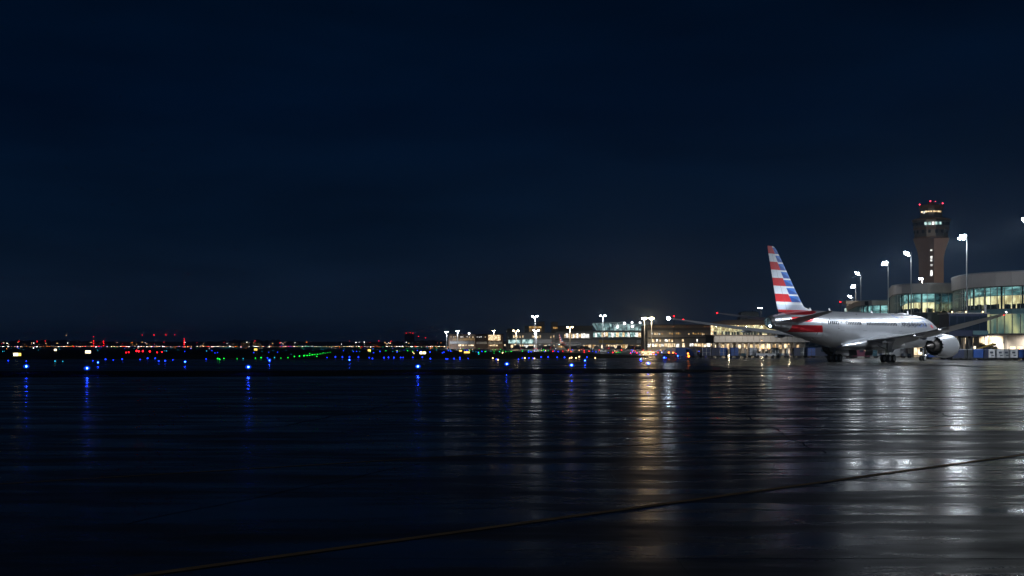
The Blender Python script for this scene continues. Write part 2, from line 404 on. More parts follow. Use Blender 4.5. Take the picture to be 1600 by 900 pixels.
STA = [(0, 4.62, 4.58, .04), (.25, 5.12, 4.10, .55), (.8, 5.62, 3.68, 1.0), (1.7, 6.15, 3.26, 1.5), (3, 6.78, 2.90, 2.0), (4.5, 7.35, 2.64, 2.36), (6.5, 7.86, 2.47, 2.66),
       (9, 8.2, 2.38, 2.84), (12, 8.32, 2.36, 2.89), (20, 8.34, 2.36, 2.89), (30, 8.34, 2.36, 2.89), (36, 8.34, 2.38, 2.88), (39, 8.34, 2.62, 2.80), (42, 8.34, 3.05, 2.62), (45, 8.32, 3.58, 2.34),
       (48, 8.22, 4.12, 1.98), (51, 8.02, 4.64, 1.58), (53.5, 7.76, 5.02, 1.24), (55.4, 7.52, 5.24, 1.0), (56.3, 7.40, 5.32, .90)]
def section(d):
    for i in range(len(STA)-1):
        if STA[i][0] <= d <= STA[i+1][0]:
            a, b = STA[i], STA[i+1]; t = (d-a[0])/(b[0]-a[0])
            pa = STA[max(0, i-1)]; pb = STA[min(len(STA)-1, i+2)]
            r = []
            for k in (1, 2, 3):
                ma = (b[k]-pa[k])/max(b[0]-pa[0], 1e-6)*(b[0]-a[0]); mb = (pb[k]-a[k])/max(pb[0]-a[0], 1e-6)*(b[0]-a[0])
                h = (2*t**3-3*t**2+1)*a[k]+(t**3-2*t**2+t)*ma+(-2*t**3+3*t**2)*b[k]+(t**3-t**2)*mb
                r.append(h)
            return (r[0]+r[1])/2, (r[0]-r[1])/2, r[2]
    return None
def hull(d, z, side=1, off=0):                                       # point on the hull at station d and height z
    zc, rh, rw = section(d); s = max(-1, min(1, (z-zc)/rh)); c = math.sqrt(1-s*s)
    return Vector((side*(rw*c+off*c), 28.2-d, z+off*s))
def foil(le, te, z, th, x, n=9):                                      # chordwise section in the y-z plane at span x
    up = []; lo = []
    for i in range(n+1):
        t = .5-.5*math.cos(PI*i/n); yt = th*(1.48*math.sqrt(t)-.63*t-1.758*t*t+1.421*t**3-.5075*t**4)
        y = 28.2-(le+(te-le)*t); up.append((x, y, z+yt*1.1)); lo.append((x, y, z-yt*.9))
    return up+lo[-2:0:-1]
def vfoil(le, te, z, th, n=9):
    a = []; b = []
    for i in range(n+1):
        t = .5-.5*math.cos(PI*i/n); yt = th*(1.48*math.sqrt(t)-.63*t-1.758*t*t+1.421*t**3-.5075*t**4)
        y = 28.2-(le+(te-le)*t); a.append((yt, y, z)); b.append((-yt, y, z))
    return a+b[-2:0:-1]

def patch(mb, d0, d1, z0, z1, side=1, off=.012, nd=2, nz=2):
    v = []
    for j in range(nz+1):
        for i in range(nd+1):
            v.append(hull(d0+(d1-d0)*i/nd, z0+(z1-z0)*j/nz, side, off))
    w = nd+1
    mb.add(v, [(j*w+i, j*w+i+1, (j+1)*w+i+1, (j+1)*w+i) for j in range(nz) for i in range(nd)])

def wheel(parent, x, y, r, w):
    t = MB(); t.lathe([(-w/2, r*.6), (-w/2, r*.88), (-w*.36, r), (w*.36, r), (w/2, r*.88), (w/2, r*.6)], (x, y, r), (1, 0, 0), 20)
    o = t.build('wheel', M_['black'], parent, True)
    h = MB(); h.lathe([(-w*.42, .02), (-w*.42, r*.6), (-w*.3, r*.62), (w*.3, r*.62), (w*.42, r*.6), (w*.42, .02)], (x, y, r), (1, 0, 0), 16)
    h.tube((x-w*.5, y, r), (x+w*.5, y, r), r*.16, None, 8)
    h.build('rim', M_['rim'], o, True)

def make_airliner():
    A = thing('airliner', 'silver airliner with red white and blue striped tail parked nearest on the wet apron', 'aircraft', (GX, GY, 0), -TH, 'parked airliners')
    # fuselage
    b = MB(); NS = 56; rings = []
    ds = sorted(set([0, .06, .14, .25, .4, .6, .8, 1.2, 1.7, 2.3]+[3+i*.75 for i in range(72)]+[56.3])); ds = [d for d in ds if d <= 56.3]
    for d in ds:
        zc, rh, rw = section(d)
        rings.append([(rw*math.cos(2*PI*i/NS), 28.2-d, zc+rh*math.sin(2*PI*i/NS)) for i in range(NS)])
    # dark recessed exhaust at the very end
    b.loft(rings, True, False); fus = b.build('fuselage', M_['livery'], A, True)
    e = MB(); zc, rh, rw = section(56.3)
    e.loft([[(rw*k*math.cos(2*PI*i/24), 28.2-d, zc+rh*k*math.sin(2*PI*i/24)) for i in range(24)] for d, k in ((56.2, 1.004), (56.75, .86), (57.0, .72), (57.02, .62), (56.6, .55))], False, True)
    e.build('exhaust_cone', M_['skindark'], A, True)
    tl = MB(); tl.ball((.35, 28.2-56.95, 5.75), .17); tl.build('tail_light', M_['tailnav'], A, True)
    # belly fairing
    f = MB(); rr = []
    for d, w, zt, zb in ((15.5, 1.6, 3.3, 2.30), (18, 2.75, 3.9, 2.16), (21, 3.12, 4.35, 2.06), (25, 3.25, 4.55, 2.0), (29, 3.25, 4.5, 2.02), (32, 3.1, 4.15, 2.1), (35, 2.7, 3.6, 2.25), (37.5, 1.7, 3.0, 2.5)):
        zc = (zt+zb)/2; h = (zt-zb)/2
        rr.append([(w*math.copysign(abs(math.cos(q))**.75, math.cos(q)), 28.2-d, zc+h*math.copysign(abs(math.sin(q))**.75, math.sin(q))) for q in [2*PI*i/32 for i in range(32)]])
    f.loft(rr); f.build('belly_fairing', M_['skin'], A, True)
    # wings
    for sd in (1, -1):
        secs = []
        P = [(1.5, 17.2, 31.6, 3.55, .155), (2.9, 18.4, 31.7, 3.62, .15), (6, 20.7, 31.9, 3.95, .13), (10, 24.0, 32.6, 4.40, .11), (15, 27.9, 34.9, 5.05, .10), (20, 31.7, 37.2, 5.80, .095), (25, 35.5, 39.4, 6.65, .09), (27.5, 37.5, 40.3, 7.1, .085), (29, 39.2, 41.0, 7.38, .08), (30, 40.9, 41.6, 7.58, .07)]
        for x, le, te, z, th in P: secs.append(foil(le, te, z, th*(te-le)*.95, sd*x))
        w = MB(); w.loft(secs if sd > 0 else secs[::-1]); w.build('wing', M_['skin2'], A, True)
        for x, dte in ((6.6, 32), (12.6, 33.8), (17.8, 36.2)):                 # flap track fairings
            z = 4.0+(x-6.6)*.165; fr = MB()
            fr.lathe([(0, .03), (.5, .2), (1.4, .34), (2.4, .32), (3.6, .16), (4.3, .02)], (sd*x, 28.2-dte+3.0, z-.42), (0, -1, -.06), 10)
            fr.build('flap_fairing', M_['skin'], A, True)
        # movable trailing edge
        fl = MB()
        for (x0, e0, z0), (x1, e1, z1) in (((3.2, 31.72, 3.60), (9.9, 32.6, 4.36)), ((10.4, 32.8, 4.44), (19, 36.8, 5.62))):
            fl.add([(sd*x0, 28.2-e0+1.5, z0-.28), (sd*x1, 28.2-e1+1.2, z1-.2), (sd*x1, 28.2-e1-.25, z1-.18), (sd*x0, 28.2-e0-.3, z0-.24), (sd*x0, 28.2-e0-.3, z0-.15), (sd*x1, 28.2-e1-.25, z1-.11)],
                   [(0, 1, 2, 3), (3, 2, 5, 4)])
        fl.build('flap', M_['skindark'], A)
        # wing tip lights
        q = MB(); q.ball((sd*30.0, 28.2-41.5, 7.6), .28 if sd < 0 else .1); q.build('wingtip_strobe', M_['strobe'] if sd < 0 else M_['bulbw'], A)
        q = MB(); q.ball((sd*28.6, 28.2-39.0, 7.34), .13); q.build('wingtip_light', M_['bulbr'], A)
        # tailplane
        hs = [foil(le, te, z, th*(te-le)*.95, sd*x) for x, le, te, z, th in ((.6, 48.3, 55.0, 6.45, .1), (3, 50.0, 55.3, 6.78, .1), (6.5, 52.4, 55.9, 7.32, .095), (9, 54.1, 56.4, 7.72, .09), (9.9, 55.0, 56.5, 7.88, .07))]
        h = MB(); h.loft(hs if sd > 0 else hs[::-1]); h.build('tailplane', M_['skin2'], A, True)
        if sd < 0:
            q = MB(); q.ball((-9.9, 28.2-55.9, 7.9), .1); q.build('tailplane_light', M_['bulbr'], A)
        # engine
        n = 36; ex, ez = sd*9.7, 2.72
        g = MB(); prof = [(15.9, 1.30), (15.55, 1.52), (15.5, 1.66), (15.6, 1.78), (16.1, 1.90), (17, 1.97), (18.4, 1.97), (19.8, 1.85), (20.9, 1.66)]
        rg = [[(ex+r*math.cos(2*PI*i/n), 28.2-d, ez+r*math.sin(2*PI*i/n)) for i in range(n)] for d, r in prof]
        rg.append([(ex+(1.6 if i%2 else 1.52)*math.cos(2*PI*i/n), 28.2-(21.2 if i%2 else 21.62), ez+(1.6 if i%2 else 1.52)*math.sin(2*PI*i/n)) for i in range(n)])
        g.loft(rg, False, False); nac = g.build('engine_nacelle', M_['skin'], A, True)
        g = MB(); rg = [[(ex+(1.57 if i%2 else 1.49)*math.cos(2*PI*i/n), 28.2-(21.19 if i%2 else 21.61), ez+(1.57 if i%2 else 1.49)*math.sin(2*PI*i/n)) for i in range(n)]]
        rg += [[(ex+r*math.cos(2*PI*i/n), 28.2-d, ez+r*math.sin(2*PI*i/n)) for i in range(n)] for d, r in ((20.6, 1.60), (19.0, 1.66), (18.8, .8))]
        g.loft(rg, False, False); g.build('exhaust_duct', M_['dark'], nac, True)
        g = MB(); g.lathe([(18.7, 1.18), (20.2, 1.16), (21.4, 1.02), (22.6, .82), (22.62, .74), (22.0, .72)], (ex, 28.2, ez), (0, -1, 0), 28); g.build('core_cowl', M_['hot'], nac, True)
        g = MB(); g.lathe([(22.0, .60), (22.7, .52), (23.5, .28), (24.1, .04)], (ex, 28.2, ez), (0, -1, 0), 20, False, True); g.build('exhaust_plug', M_['hot'], nac, True)
        g = MB(); g.lathe([(16.3, .02), (16.31, 1.40), (15.9, 1.31)], (ex, 28.2, ez), (0, -1, 0), 28); g.build('intake_fan', M_['dark'], nac, True)
        g = MB(); g.loft([[(ex-sd*.1-.22, 28.2-d, z0), (ex-sd*.1+.22, 28.2-d, z0), (ex-sd*.1+.12, 28.2-d, z1), (ex-sd*.1-.12, 28.2-d, z1)] for d, z0, z1 in ((17, 4.5, 4.72), (19.5, 4.3, 4.9), (22, 3.6, 4.78), (25, 3.7, 4.5), (27.5, 4.0, 4.3))])
        g.build('engine_pylon', M_['skin'], A)
    # fin
    fn = MB(); fn.loft([vfoil(le, te, z, th*(te-le)*.5) for le, te, z, th in ((42.5, 54.0, 7.9, .05), (44.0, 54.25, 8.3, .075), (46.6, 54.5, 8.9, .09), (49.2, 55.3, 11.5, .09), (52.0, 56.2, 14.6, .09), (54.5, 57.0, 17.3, .085), (55.1, 57.1, 17.75, .06), (55.6, 57.1, 17.9, .03))])
    fn.build('tail_fin', M_['fin'], A, True)
    # doors
    for d in (8.3, 19.8, 32.2, 39.4):
        for s in (1, -1):
            o = MB()
            patch(o, d-.56, d-.52, 5.2, 7.1, s, .015); patch(o, d+.52, d+.56, 5.2, 7.1, s, .015)
            patch(o, d-.52, d+.52, 7.06, 7.1, s, .015); patch(o, d-.52, d+.52, 5.2, 5.24, s, .015)
            patch(o, d-.09, d+.09, 6.38, 6.68, s, .016)
            stuff(o.build('cabin_door', M_['ink'], A))
    # passenger windows
    w = MB()
    for d0, d1 in ((40.4, 43.6), (33.4, 38.4), (21, 31.2), (9.6, 18.6)):
        k = int((d1-d0)/.56)
        for i in range(k+1):
            d = d0+i*.56
            for s in (1, -1):
                v = [hull(d+.17*math.copysign(abs(math.cos(q))**.6, math.cos(q)), 6.42+.30*math.copysign(abs(math.sin(q))**.6, math.sin(q)), s, .014) for q in [2*PI*j/10 for j in range(10)]]
                w.add(v, [tuple(range(10))])
    for s in (1, -1):                                                   # flight deck
        for i in range(3): patch(w, 3.3+i*.62, 3.85+i*.62, 6.25+i*.06, 6.72+i*.1, s, .02)
    stuff(w.build('cabin_windows', M_['win'], A))
    # titles: lettering laid on the hull
    cu = bpy.data.curves.new('title', 'FONT'); cu.body = 'AMERICANAIR'; cu.size = 2.0; cu.resolution_u = 3
    to = bpy.data.objects.new('title', cu); C.objects.link(to); bpy.context.view_layer.update()
    src = bpy.data.meshes.new_from_object(to); bpy.data.objects.remove(to)
    xs = [v.co.x for v in src.vertices]; x0, x1 = min(xs), max(xs); ys = [v.co.y for v in src.vertices]; y0, y1 = min(ys), max(ys)
    DA, DB = 19.2, 9.6
    tm = MB(); tb = MB()
    vs = []
    for v in src.vertices:
        u = (v.co.x-x0)/(x1-x0); h = (v.co.y-y0)/(y1-y0)
        vs.append(hull(DA+(DB-DA)*u, 5.92+1.22*h, 1, .022))
    for p in src.polygons:
        u = sum((src.vertices[i].co.x-x0)/(x1-x0) for i in p.vertices)/len(p.vertices)
        (tm if u < .60 else tb).add([vs[i] for i in p.vertices], [tuple(range(len(p.vertices)))])
    tm.build('title_lettering', M_['ink'], A); tb.build('title_lettering', M_['inkblue'], A)
    em = MB()                                                           # slanted two-tone emblem
    def para(m, d0, z0, d1, z1, w):
        m.add([hull(d0, z0, 1, .024), hull(d0-w, z0, 1, .024), hull(d1-w, z1, 1, .024), hull(d1, z1, 1, .024)], [(0, 1, 2, 3)])
    para(em, 8.9, 7.75, 7.9, 6.5, .55); em.build('emblem', M_['decalblue'], A); em = MB(); para(em, 8.2, 7.55, 7.35, 6.6, .45); em.build('emblem', M_['decalblue'], A); em = MB(); para(em, 20.3, 7.95, 19.3, 7.45, .6)
    em.build('emblem', M_['decalblue'], A)
    em = MB(); para(em, 7.8, 6.45, 7.3, 5.9, .7); em.build('emblem', M_['decalred'], A); em = MB(); para(em, 17.3, 7.8, 17.1, 7.6, .35); em.build('emblem', M_['decalred'], A)
    # antennas on the spine
    for d, h in ((44.6, .4), (38.6, .45), (11.2, .55), (24.5, .3)):
        o = MB(); o.loft([[(-.03, 28.2-d-.25, 8.3), (.03, 28.2-d-.25, 8.3), (.03, 28.2-d+.35, 8.3), (-.03, 28.2-d+.35, 8.3)], [(-.02, 28.2-d-.3, 8.36+h), (.02, 28.2-d-.3, 8.36+h), (.02, 28.2-d, 8.36+h), (-.02, 28.2-d, 8.36+h)]])
        o.build('antenna', M_['white'], A)
    o = MB(); o.lathe([(0, .9), (.14, .85), (.26, .5), (.3, .05)], (0, 28.2-13.4, 8.25), (0, 0, 1), 16, False, True); o.build('antenna_dome', M_['white'], A, True)
    # landing gear
    for sd in (1, -1):
        G = MB(); x = sd*4.9
        G.tube((x, -.1, 3.9), (x, 0, 1.9), .24, None, 12); G.tube((x, 0, 1.95), (x, 0, .7), .15, None, 12)
        G.tube((x, -.95, .66), (x, .95, .66), .16, None, 10); G.tube((x-sd*.1, 0, 2.0), (x-sd*2.6, 0, 3.2), .09, None, 8)
        G.tube((x, .15, 2.2), (x, 1.9, 3.3), .07, None, 8); G.tube((x, -.2, 1.7), (x, -.85, .8), .05, None, 6)
        for y in (-.74, .74): G.tube((x-.62, y, .66), (x+.62, y, .66), .1, None, 8)
        gr = G.build('landing_gear', M_['steel'], A, True)
        D = MB(); D.obox((x+sd*.42, -.1, 2.75), (.06, 1.5, 1.9), 0, 0, sd*.06); D.build('gear_door', M_['skin2'], gr)
        D = MB(); D.obox((sd*1.5, .0, 1.75), (.06, 2.6, 1.3), 0, 0, sd*.2); D.build('gear_door', M_['skindark'], gr)
        for y in (-.74, .74):
            for dx in (-.52, .52): wheel(gr, x+dx, y, .66, .5)
    G = MB(); y = 28.2-5.4; G.tube((0, y+.2, 2.9), (0, y, .5), .14, None, 10); G.tube((0, y, 1.5), (0, y+1.6, 2.8), .06, None, 8); G.tube((-.55, y, .5), (.55, y, .5), .08, None, 8)
    gr = G.build('landing_gear', M_['steel'], A, True)
    for dx in (-.32, .32): wheel(gr, dx, y, .5, .36)
    for dx in (-.62, .62):
        D = MB(); D.obox((dx, y+1.1, 2.0), (.04, 1.9, .8)); D.build('gear_door', M_['skin'], gr)
    # logo floodlights in the tailplane, shining on the fin
    for sd in (1, -1):
        o = MB(); o.obox((sd*4.6, 28.2-53.2, 7.16), (.3, .3, .08)); lg = o.build('logo_light', M_['dark'], A)
        sp = bpy.data.lights.new('logo_lamp', 'SPOT'); sp.energy = 1500; sp.color = (.86, .93, 1); sp.spot_size = R(100); sp.spot_blend = .6; sp.shadow_soft_size = .12
        lo = bpy.data.objects.new('logo_lamp', sp); C.objects.link(lo); lo.parent = lg; lo.location = (sd*4.6, 28.2-53.2, 7.35)
        dv = Vector((-sd*4.6, -.2, 6.3)); lo.rotation_euler = dv.to_track_quat('-Z', 'Y').to_euler()
    return A
M_['tailnav'] = lamp('tail_lamp_lens', (.55, .9, 1), 40, True)
M_['strobe'] = lamp('strobe_lens', (.75, .87, 1), 90, True)
plane = make_airliner()

# ------------------------------------------------------------------ floodlight masts
def mast(name, x, y, h, heads, m, label, group, face=(-.72, -.45, -.53), r=.17, hs=(.72, .46), arm=1.25, spot=0, omni=0, aim=None, col=(.86, .93, 1)):
    T = thing(name, label, 'light mast', (x, y, 0), 0, group)
    b = MB(); b.tube((0, 0, .25), (0, 0, h), r*1.35, r*.7, 12); b.build('pole', M_['steel'], T, True)
    b = MB(); b.lathe([(0, r*3.2), (.5, r*3), (.55, r*2.4)], (0, 0, 0), (0, 0, 1), 12, True, True); b.build('base', M_['conc'], T, True)
    fx = Vector(face).normalized(); side = Vector((-fx.y, fx.x, 0)).normalized(); fh = Vector((fx.x, fx.y, 0)).normalized()
    b = MB(); c0 = Vector((0, 0, h-.15))
    for u, v, w in heads: 
        b.tube(c0, c0+side*u*arm+fh*v*arm+Vector((0, 0, w)), .05, None, 6)
    b.tube((0, 0, h-.3), (0, 0, h+.3), r*.9, None, 8); b.build('crossarm', M_['steel'], T)
    q = fx.to_track_quat('-Y', 'Z').to_matrix().to_4x4()
    for u, v, w in heads:
        c = c0+side*u*arm+fh*v*arm+Vector((0, 0, w))
        a_, d_ = hs[0]/2, hs[1]/2
        M = Matrix.Translation(c) @ q
        hb = MB(); ring = lambda yy, k: [M @ Vector((sx*a_*k, yy, sz*d_*k)) for sx, sz in ((-1, -1), (1, -1), (1, 1), (-1, 1))]
        hb.loft([ring(.32, .45), ring(.1, .9), ring(-.05, 1.06), ring(-.05, 1.0), ring(0.0, .98)], True, False)
        ho = hb.build('lamp_head', M_['dark'], T)
        lb = MB(); lb.add(ring(-.02, .97), [(0, 1, 2, 3)]); lb.build('lens', m, ho)
    lc = c0+fh*1.0*arm
    if spot:
        sp = bpy.data.lights.new('flood_lamp', 'SPOT'); sp.energy = spot; sp.color = col; sp.spot_size = R(104); sp.spot_blend = 1; sp.shadow_soft_size = .5
        lo = bpy.data.objects.new('flood_lamp', sp); C.objects.link(lo); lo.parent = T; lo.location = lc+fx*.6
        lo.rotation_euler = Vector(aim or (-.74, -.22, -.63)).to_track_quat('-Z', 'Y').to_euler()
    if omni:
        sp = bpy.data.lights.new('flood_spill', 'POINT'); sp.energy = omni; sp.color = col; sp.shadow_soft_size = .6
        lo = bpy.data.objects.new('flood_spill', sp); C.objects.link(lo); lo.parent = T; lo.location = lc+Vector((0, 0, -.3))+fx*2.2
    return T
H4 = [(-.35, .4, -.25), (.35, .9, .35), (-.35, 1.4, -.3), (.4, 1.9, .15)]
H4b = [(-.4, .5, .2), (.2, 1.0, -.35), (-.2, 1.5, .35), (.4, 2.0, -.1)]
near = [(96.6, 238, 'cut off by the right edge of the picture'), (97, 273, 'in front of the round glass terminal, tallest one wholly in view'),
        (100.4, 322, 'standing before the lower terminal bay, left of the tower'), (105.8, 360, 'at the left end of the lower terminal bay'),
        (112, 411, 'third from the left in the row above the fuselage'), (134, 499, 'second from the left in the row above the fuselage'), (160, 602, 'lowest and leftmost in the row above the fuselage')]
for i, (x, y, l) in enumerate(near):
    mast('floodlight_mast', x, y, 26, H4 if i%2 else H4b, M_['flood'], 'tall steel floodlight mast '+l, 'floodlight masts along the terminal', spot=26000 if i < 4 else 9000, omni=(300, 2000, 900, 400, 400, 400, 400)[i])
for x, y, l in ((93.5, 203, 'next one nearer than the mast at the right edge'), (92, 168, 'nearest one of the terminal row, beside the aircraft')):
    mast('floodlight_mast', x, y, 26, H4, M_['flood'], 'tall steel floodlight mast, '+l, 'floodlight masts along the terminal', (-.85, .1, -.5), spot=64000 if y > 180 else 115000, omni=200, aim=(-.66, .34, -.55) if y > 180 else (-.27, .87, -.36))
mast('floodlight_mast', PX(1189, 640), 640, ZY(481, 640), [(-.8, .5, 0), (.8, .5, 0)], M_['flood'], 'twin lamp floodlight mast rising just left of the tail fin', 'floodlight masts along the terminal')
mast('roof_floodlight', PX(1441, 420), 420, ZY(435, 420), [(-.4, .5, 0), (.4, .5, 0)], M_['flood'], 'short cool white floodlight post at the foot of the control tower', 'floodlight masts along the terminal', spot=110000, aim=(.34, .93, -.10), col=(1, .78, .58))
far = [(836, 494, 885, 'w', 'over the yellow lit block'), (942, 493, 885, 'w', 'beside the glass atrium'), (1007, 497, 700, 'y', 'left one of the amber pair'), (1018, 497, 700, 'y', 'right one of the amber pair'),
       (838, 516, 885, 'w', 'short one below the mast at the yellow lit block'), (890.5, 511, 885, 'y', 'beside the small parked airliner'), (806.5, 516.5, 885, 'y', 'at the end of the far concourse'),
       (715, 517, 1060, 'w', 'over the left low lit building'), (771.5, 516.5, 1060, 'y', 'over the amber end of the left low building'), (698, 518, 1080, 'w', 'small one at the left corner of the low building')]
M_['floodwarm'] = lamp('far_warm_floodlight_lens', (1.0, .74, .4), 60); M_['floodfar'] = lamp('far_floodlight_lens', (.9, .95, 1.0), 70); M_['floodfary'] = lamp('far_amber_floodlight_lens', (1.0, .70, .36), 420)
for i, (px, y, Y, k, l) in enumerate(far):
    big = 1.1
    mast('floodlight_mast', PX(px, Y), Y, ZY(y, Y), [(-1.0, .4, 0), (1.0, .4, .1)] if px not in (1007, 1018) else [(-.4, .4, 0), (.4, .4, 0)], M_['floodfar'] if k == 'w' else M_['floodfary'] if 1000 < px < 1020 else M_['floodwarm'],
         ('cool white' if k == 'w' else 'amber')+' floodlight mast far off, '+l, 'far floodlight masts', (-.15, -.85, -.5), .22, (1.1*big, .7*big) if px > 790 else (.8, .5), 1.5 if px > 790 else .8, spot=42000 if Y > 800 else 26000, aim=(0, .62, -.78), col=(.92, .96, 1) if k == 'w' else (1, .78, .5))

# ------------------------------------------------------------------ control tower
def tower():
    Y = 520; X0 = PX(1455, Y); k = Y/F
    T = thing('control_tower', 'brown concrete airport control tower with glazed cab and red beacons', 'control tower', (X0, Y, 0), -math.atan2(X0, Y))
    zz = lambda y: ZY(y, Y)
    hw = 18.5*k
    # two flanking shafts that flare outward, left tinted as shaded and right as lit, with a recessed slot between them
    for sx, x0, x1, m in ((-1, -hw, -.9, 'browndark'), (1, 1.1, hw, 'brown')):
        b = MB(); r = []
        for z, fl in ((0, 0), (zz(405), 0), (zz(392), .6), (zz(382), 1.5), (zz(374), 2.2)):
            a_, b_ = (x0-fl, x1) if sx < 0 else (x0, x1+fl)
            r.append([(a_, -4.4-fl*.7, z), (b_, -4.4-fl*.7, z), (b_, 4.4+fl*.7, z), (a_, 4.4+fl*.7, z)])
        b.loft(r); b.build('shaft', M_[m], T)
    b = MB(); b.box(-.88, 1.08, -3.4, 3.4, 0, zz(374)); b.build('stair_slot', M_['browndark'], T)
    for y0, y1 in ((390.5, 393), (401, 409), (413.5, 416.5), (423, 432)):
        w = MB(); w.box(-.35, .45, -3.5, -3.38, zz(y1), zz(y0)); w.build('stair_window', M_['win_w'], T)
    def oct(r, z, n=12): return [(r*math.cos(2*PI*(i+.5)/n), r*math.sin(2*PI*(i+.5)/n), z) for i in range(n)]
    def drum(nm, m, *rz): b = MB(); b.loft([oct(r, z) for r, z in rz]); return b.build(nm, M_[m], T)
    drum('collar', 'browndark', (24.5*k, zz(374)), (26*k, zz(372)), (26.5*k, zz(370.5)))
    drum('equipment_floor', 'slate', (25.6*k, zz(370.4)), (27*k, zz(360)))
    drum('ledge', 'browndark', (27.6*k, zz(359.9)), (27.8*k, zz(356.5)))
    drum('office_floor', 'slate', (27.2*k, zz(356.4)), (29*k, zz(345.5)))
    drum('gallery', 'browndark', (30*k, zz(345.4)), (30.5*k, zz(344)), (24*k, zz(341.5)))
    drum('cab_base', 'slate', (17.5*k, zz(341.4)), (16.5*k, zz(336.5)))
    drum('cab', 'slate', (16.4*k, zz(336.4)), (18*k, zz(327)))
    drum('cab_roof', 'browndark', (18.8*k, zz(326.9)), (19*k, zz(322.5)), (17.5*k, zz(320.6)))
    drum('roof_hut', 'browndark', (6*k, zz(320.5)), (6*k, zz(317)))
    for i in range(14):                                                    # gallery windows
        for nm, ra, za, zb, wd in (('office_window', 28.2*k, zz(353.5), zz(349), 1.0), ('floor_window', 26.6*k, zz(366), zz(361), 1.0)):
            ang = R(-160+i*10.8)
            if nm == 'floor_window' and i%2: continue
            m = M_['win_c'] if nm == 'office_window' and i in (5, 6, 7, 8, 9) else M_['glassblue'] 
            if nm == 'office_window' and i in (7,): m = M_['win_w']
            w = MB(); w.obox((ra*math.cos(ang), ra*math.sin(ang), (za+zb)/2), (wd, .3, zb-za), ang+PI/2); w.build(nm, m, T)
    for i in range(11):
        ang = R(-155+i*13); w = MB(); za = zz(333.2 if i != 2 else 335); zb = zz(330.6)
        if i in (0, 10): continue
        ra = 17.3*k; w.obox((ra*math.cos(ang), ra*math.sin(ang), (za+zb)/2), ((.5, .9, .7)[i%3], .34, (zb-za)*(1, .6, .8)[i%3]), ang+PI/2); w.build('cab_window', M_['win_y'] if i not in (0, 2) else M_['win_w'], T)
    for x, y in ((-17.3*k, 319), (-1.2*k, 315.2), (17*k, 318.6), (6*k, 316)):
        b = MB(); yy = -math.sqrt(max((17.4*k)**2-x*x, 0))*.5
        b.tube((x, yy, zz(321)), (x, yy, zz(y)), .06, None, 6); r = b.build('antenna', M_['dark'], T)
        b = MB(); b.ball((x, yy, zz(y)), .2 if y != 316 else .1); b.build('red_beacon', M_['beacon'], T)
M_['beacon'] = lamp('beacon_lens', (1, .03, .06), 16, True)
M_['glassblue'] = mat('dark_blue_glass', (.02, .035, .06), .08)
tower()

# ------------------------------------------------------------------ terminal with round glazed bays
def resample(pts, step):
    # Catmull-Rom through the plan points, then even steps
    dense = []
    for i in range(len(pts)-1):
        p0, p1, p2, p3 = (Vector(pts[max(0, min(len(pts)-1, j))]) for j in (i-1, i, i+1, i+2))
        for k in range(20):
            t = k/20; dense.append(.5*((2*p1)+(p2-p0)*t+(2*p0-5*p1+4*p2-p3)*t*t+(3*p1-p0-3*p2+p3)*t**3))
    dense.append(Vector(pts[-1]))
    L_ = [0]
    for i in range(1, len(dense)): L_.append(L_[-1]+(dense[i]-dense[i-1]).length)
    n = max(1, round(L_[-1]/step)); outp = []; j = 0
    for k in range(n+1):
        s = L_[-1]*k/n
        while j < len(L_)-2 and L_[j+1] < s: j += 1
        t = (s-L_[j])/max(L_[j+1]-L_[j], 1e-6); outp.append(dense[j]+(dense[j+1]-dense[j])*t)
    return outp
def normals(P):
    out_ = []
    for i in range(len(P)):
        d = (P[min(len(P)-1, i+1)]-P[max(0, i-1)]).normalized(); out_.append(Vector((d.y, -d.x)))
    return out_
def off(P, Nn, k): return [p+n*k for p, n in zip(P, Nn)]
def strip(mb, A, B, z0, z1, close=False):        # closed wall between two offset plan lines
    n = len(A)
    for i in range(n-1):
        q = [(A[i].x, A[i].y), (A[i+1].x, A[i+1].y), (B[i+1].x, B[i+1].y), (B[i].x, B[i].y)]
        v = [(x, y, z) for z in (z0, z1) for x, y in q]
        mb.add(v, [(3,2,1,0), (4,5,6,7), (0,1,5,4), (2,3,7,6)]+([(1,2,6,5)] if i == n-2 else [])+([(3,0,4,7)] if i == 0 else []))
def plate(A, B, z0, z1, sw=0.0):
    """one thin panel between plan points A and B"""
    d = (B-A); nn = Vector((d.y, -d.x)).normalized()*.05; g_ = d*sw
    a, b = A+g_, B-g_; m = MB()
    q = [(a.x, a.y), (b.x, b.y), (b.x+nn.x, b.y+nn.y), (a.x+nn.x, a.y+nn.y)]
    v = [(x, y, z) for z in (z0, z1) for x, y in q]
    return m.add(v, [(3,2,1,0), (4,5,6,7), (0,1,5,4), (1,2,6,5), (2,3,7,6), (3,0,4,7)])

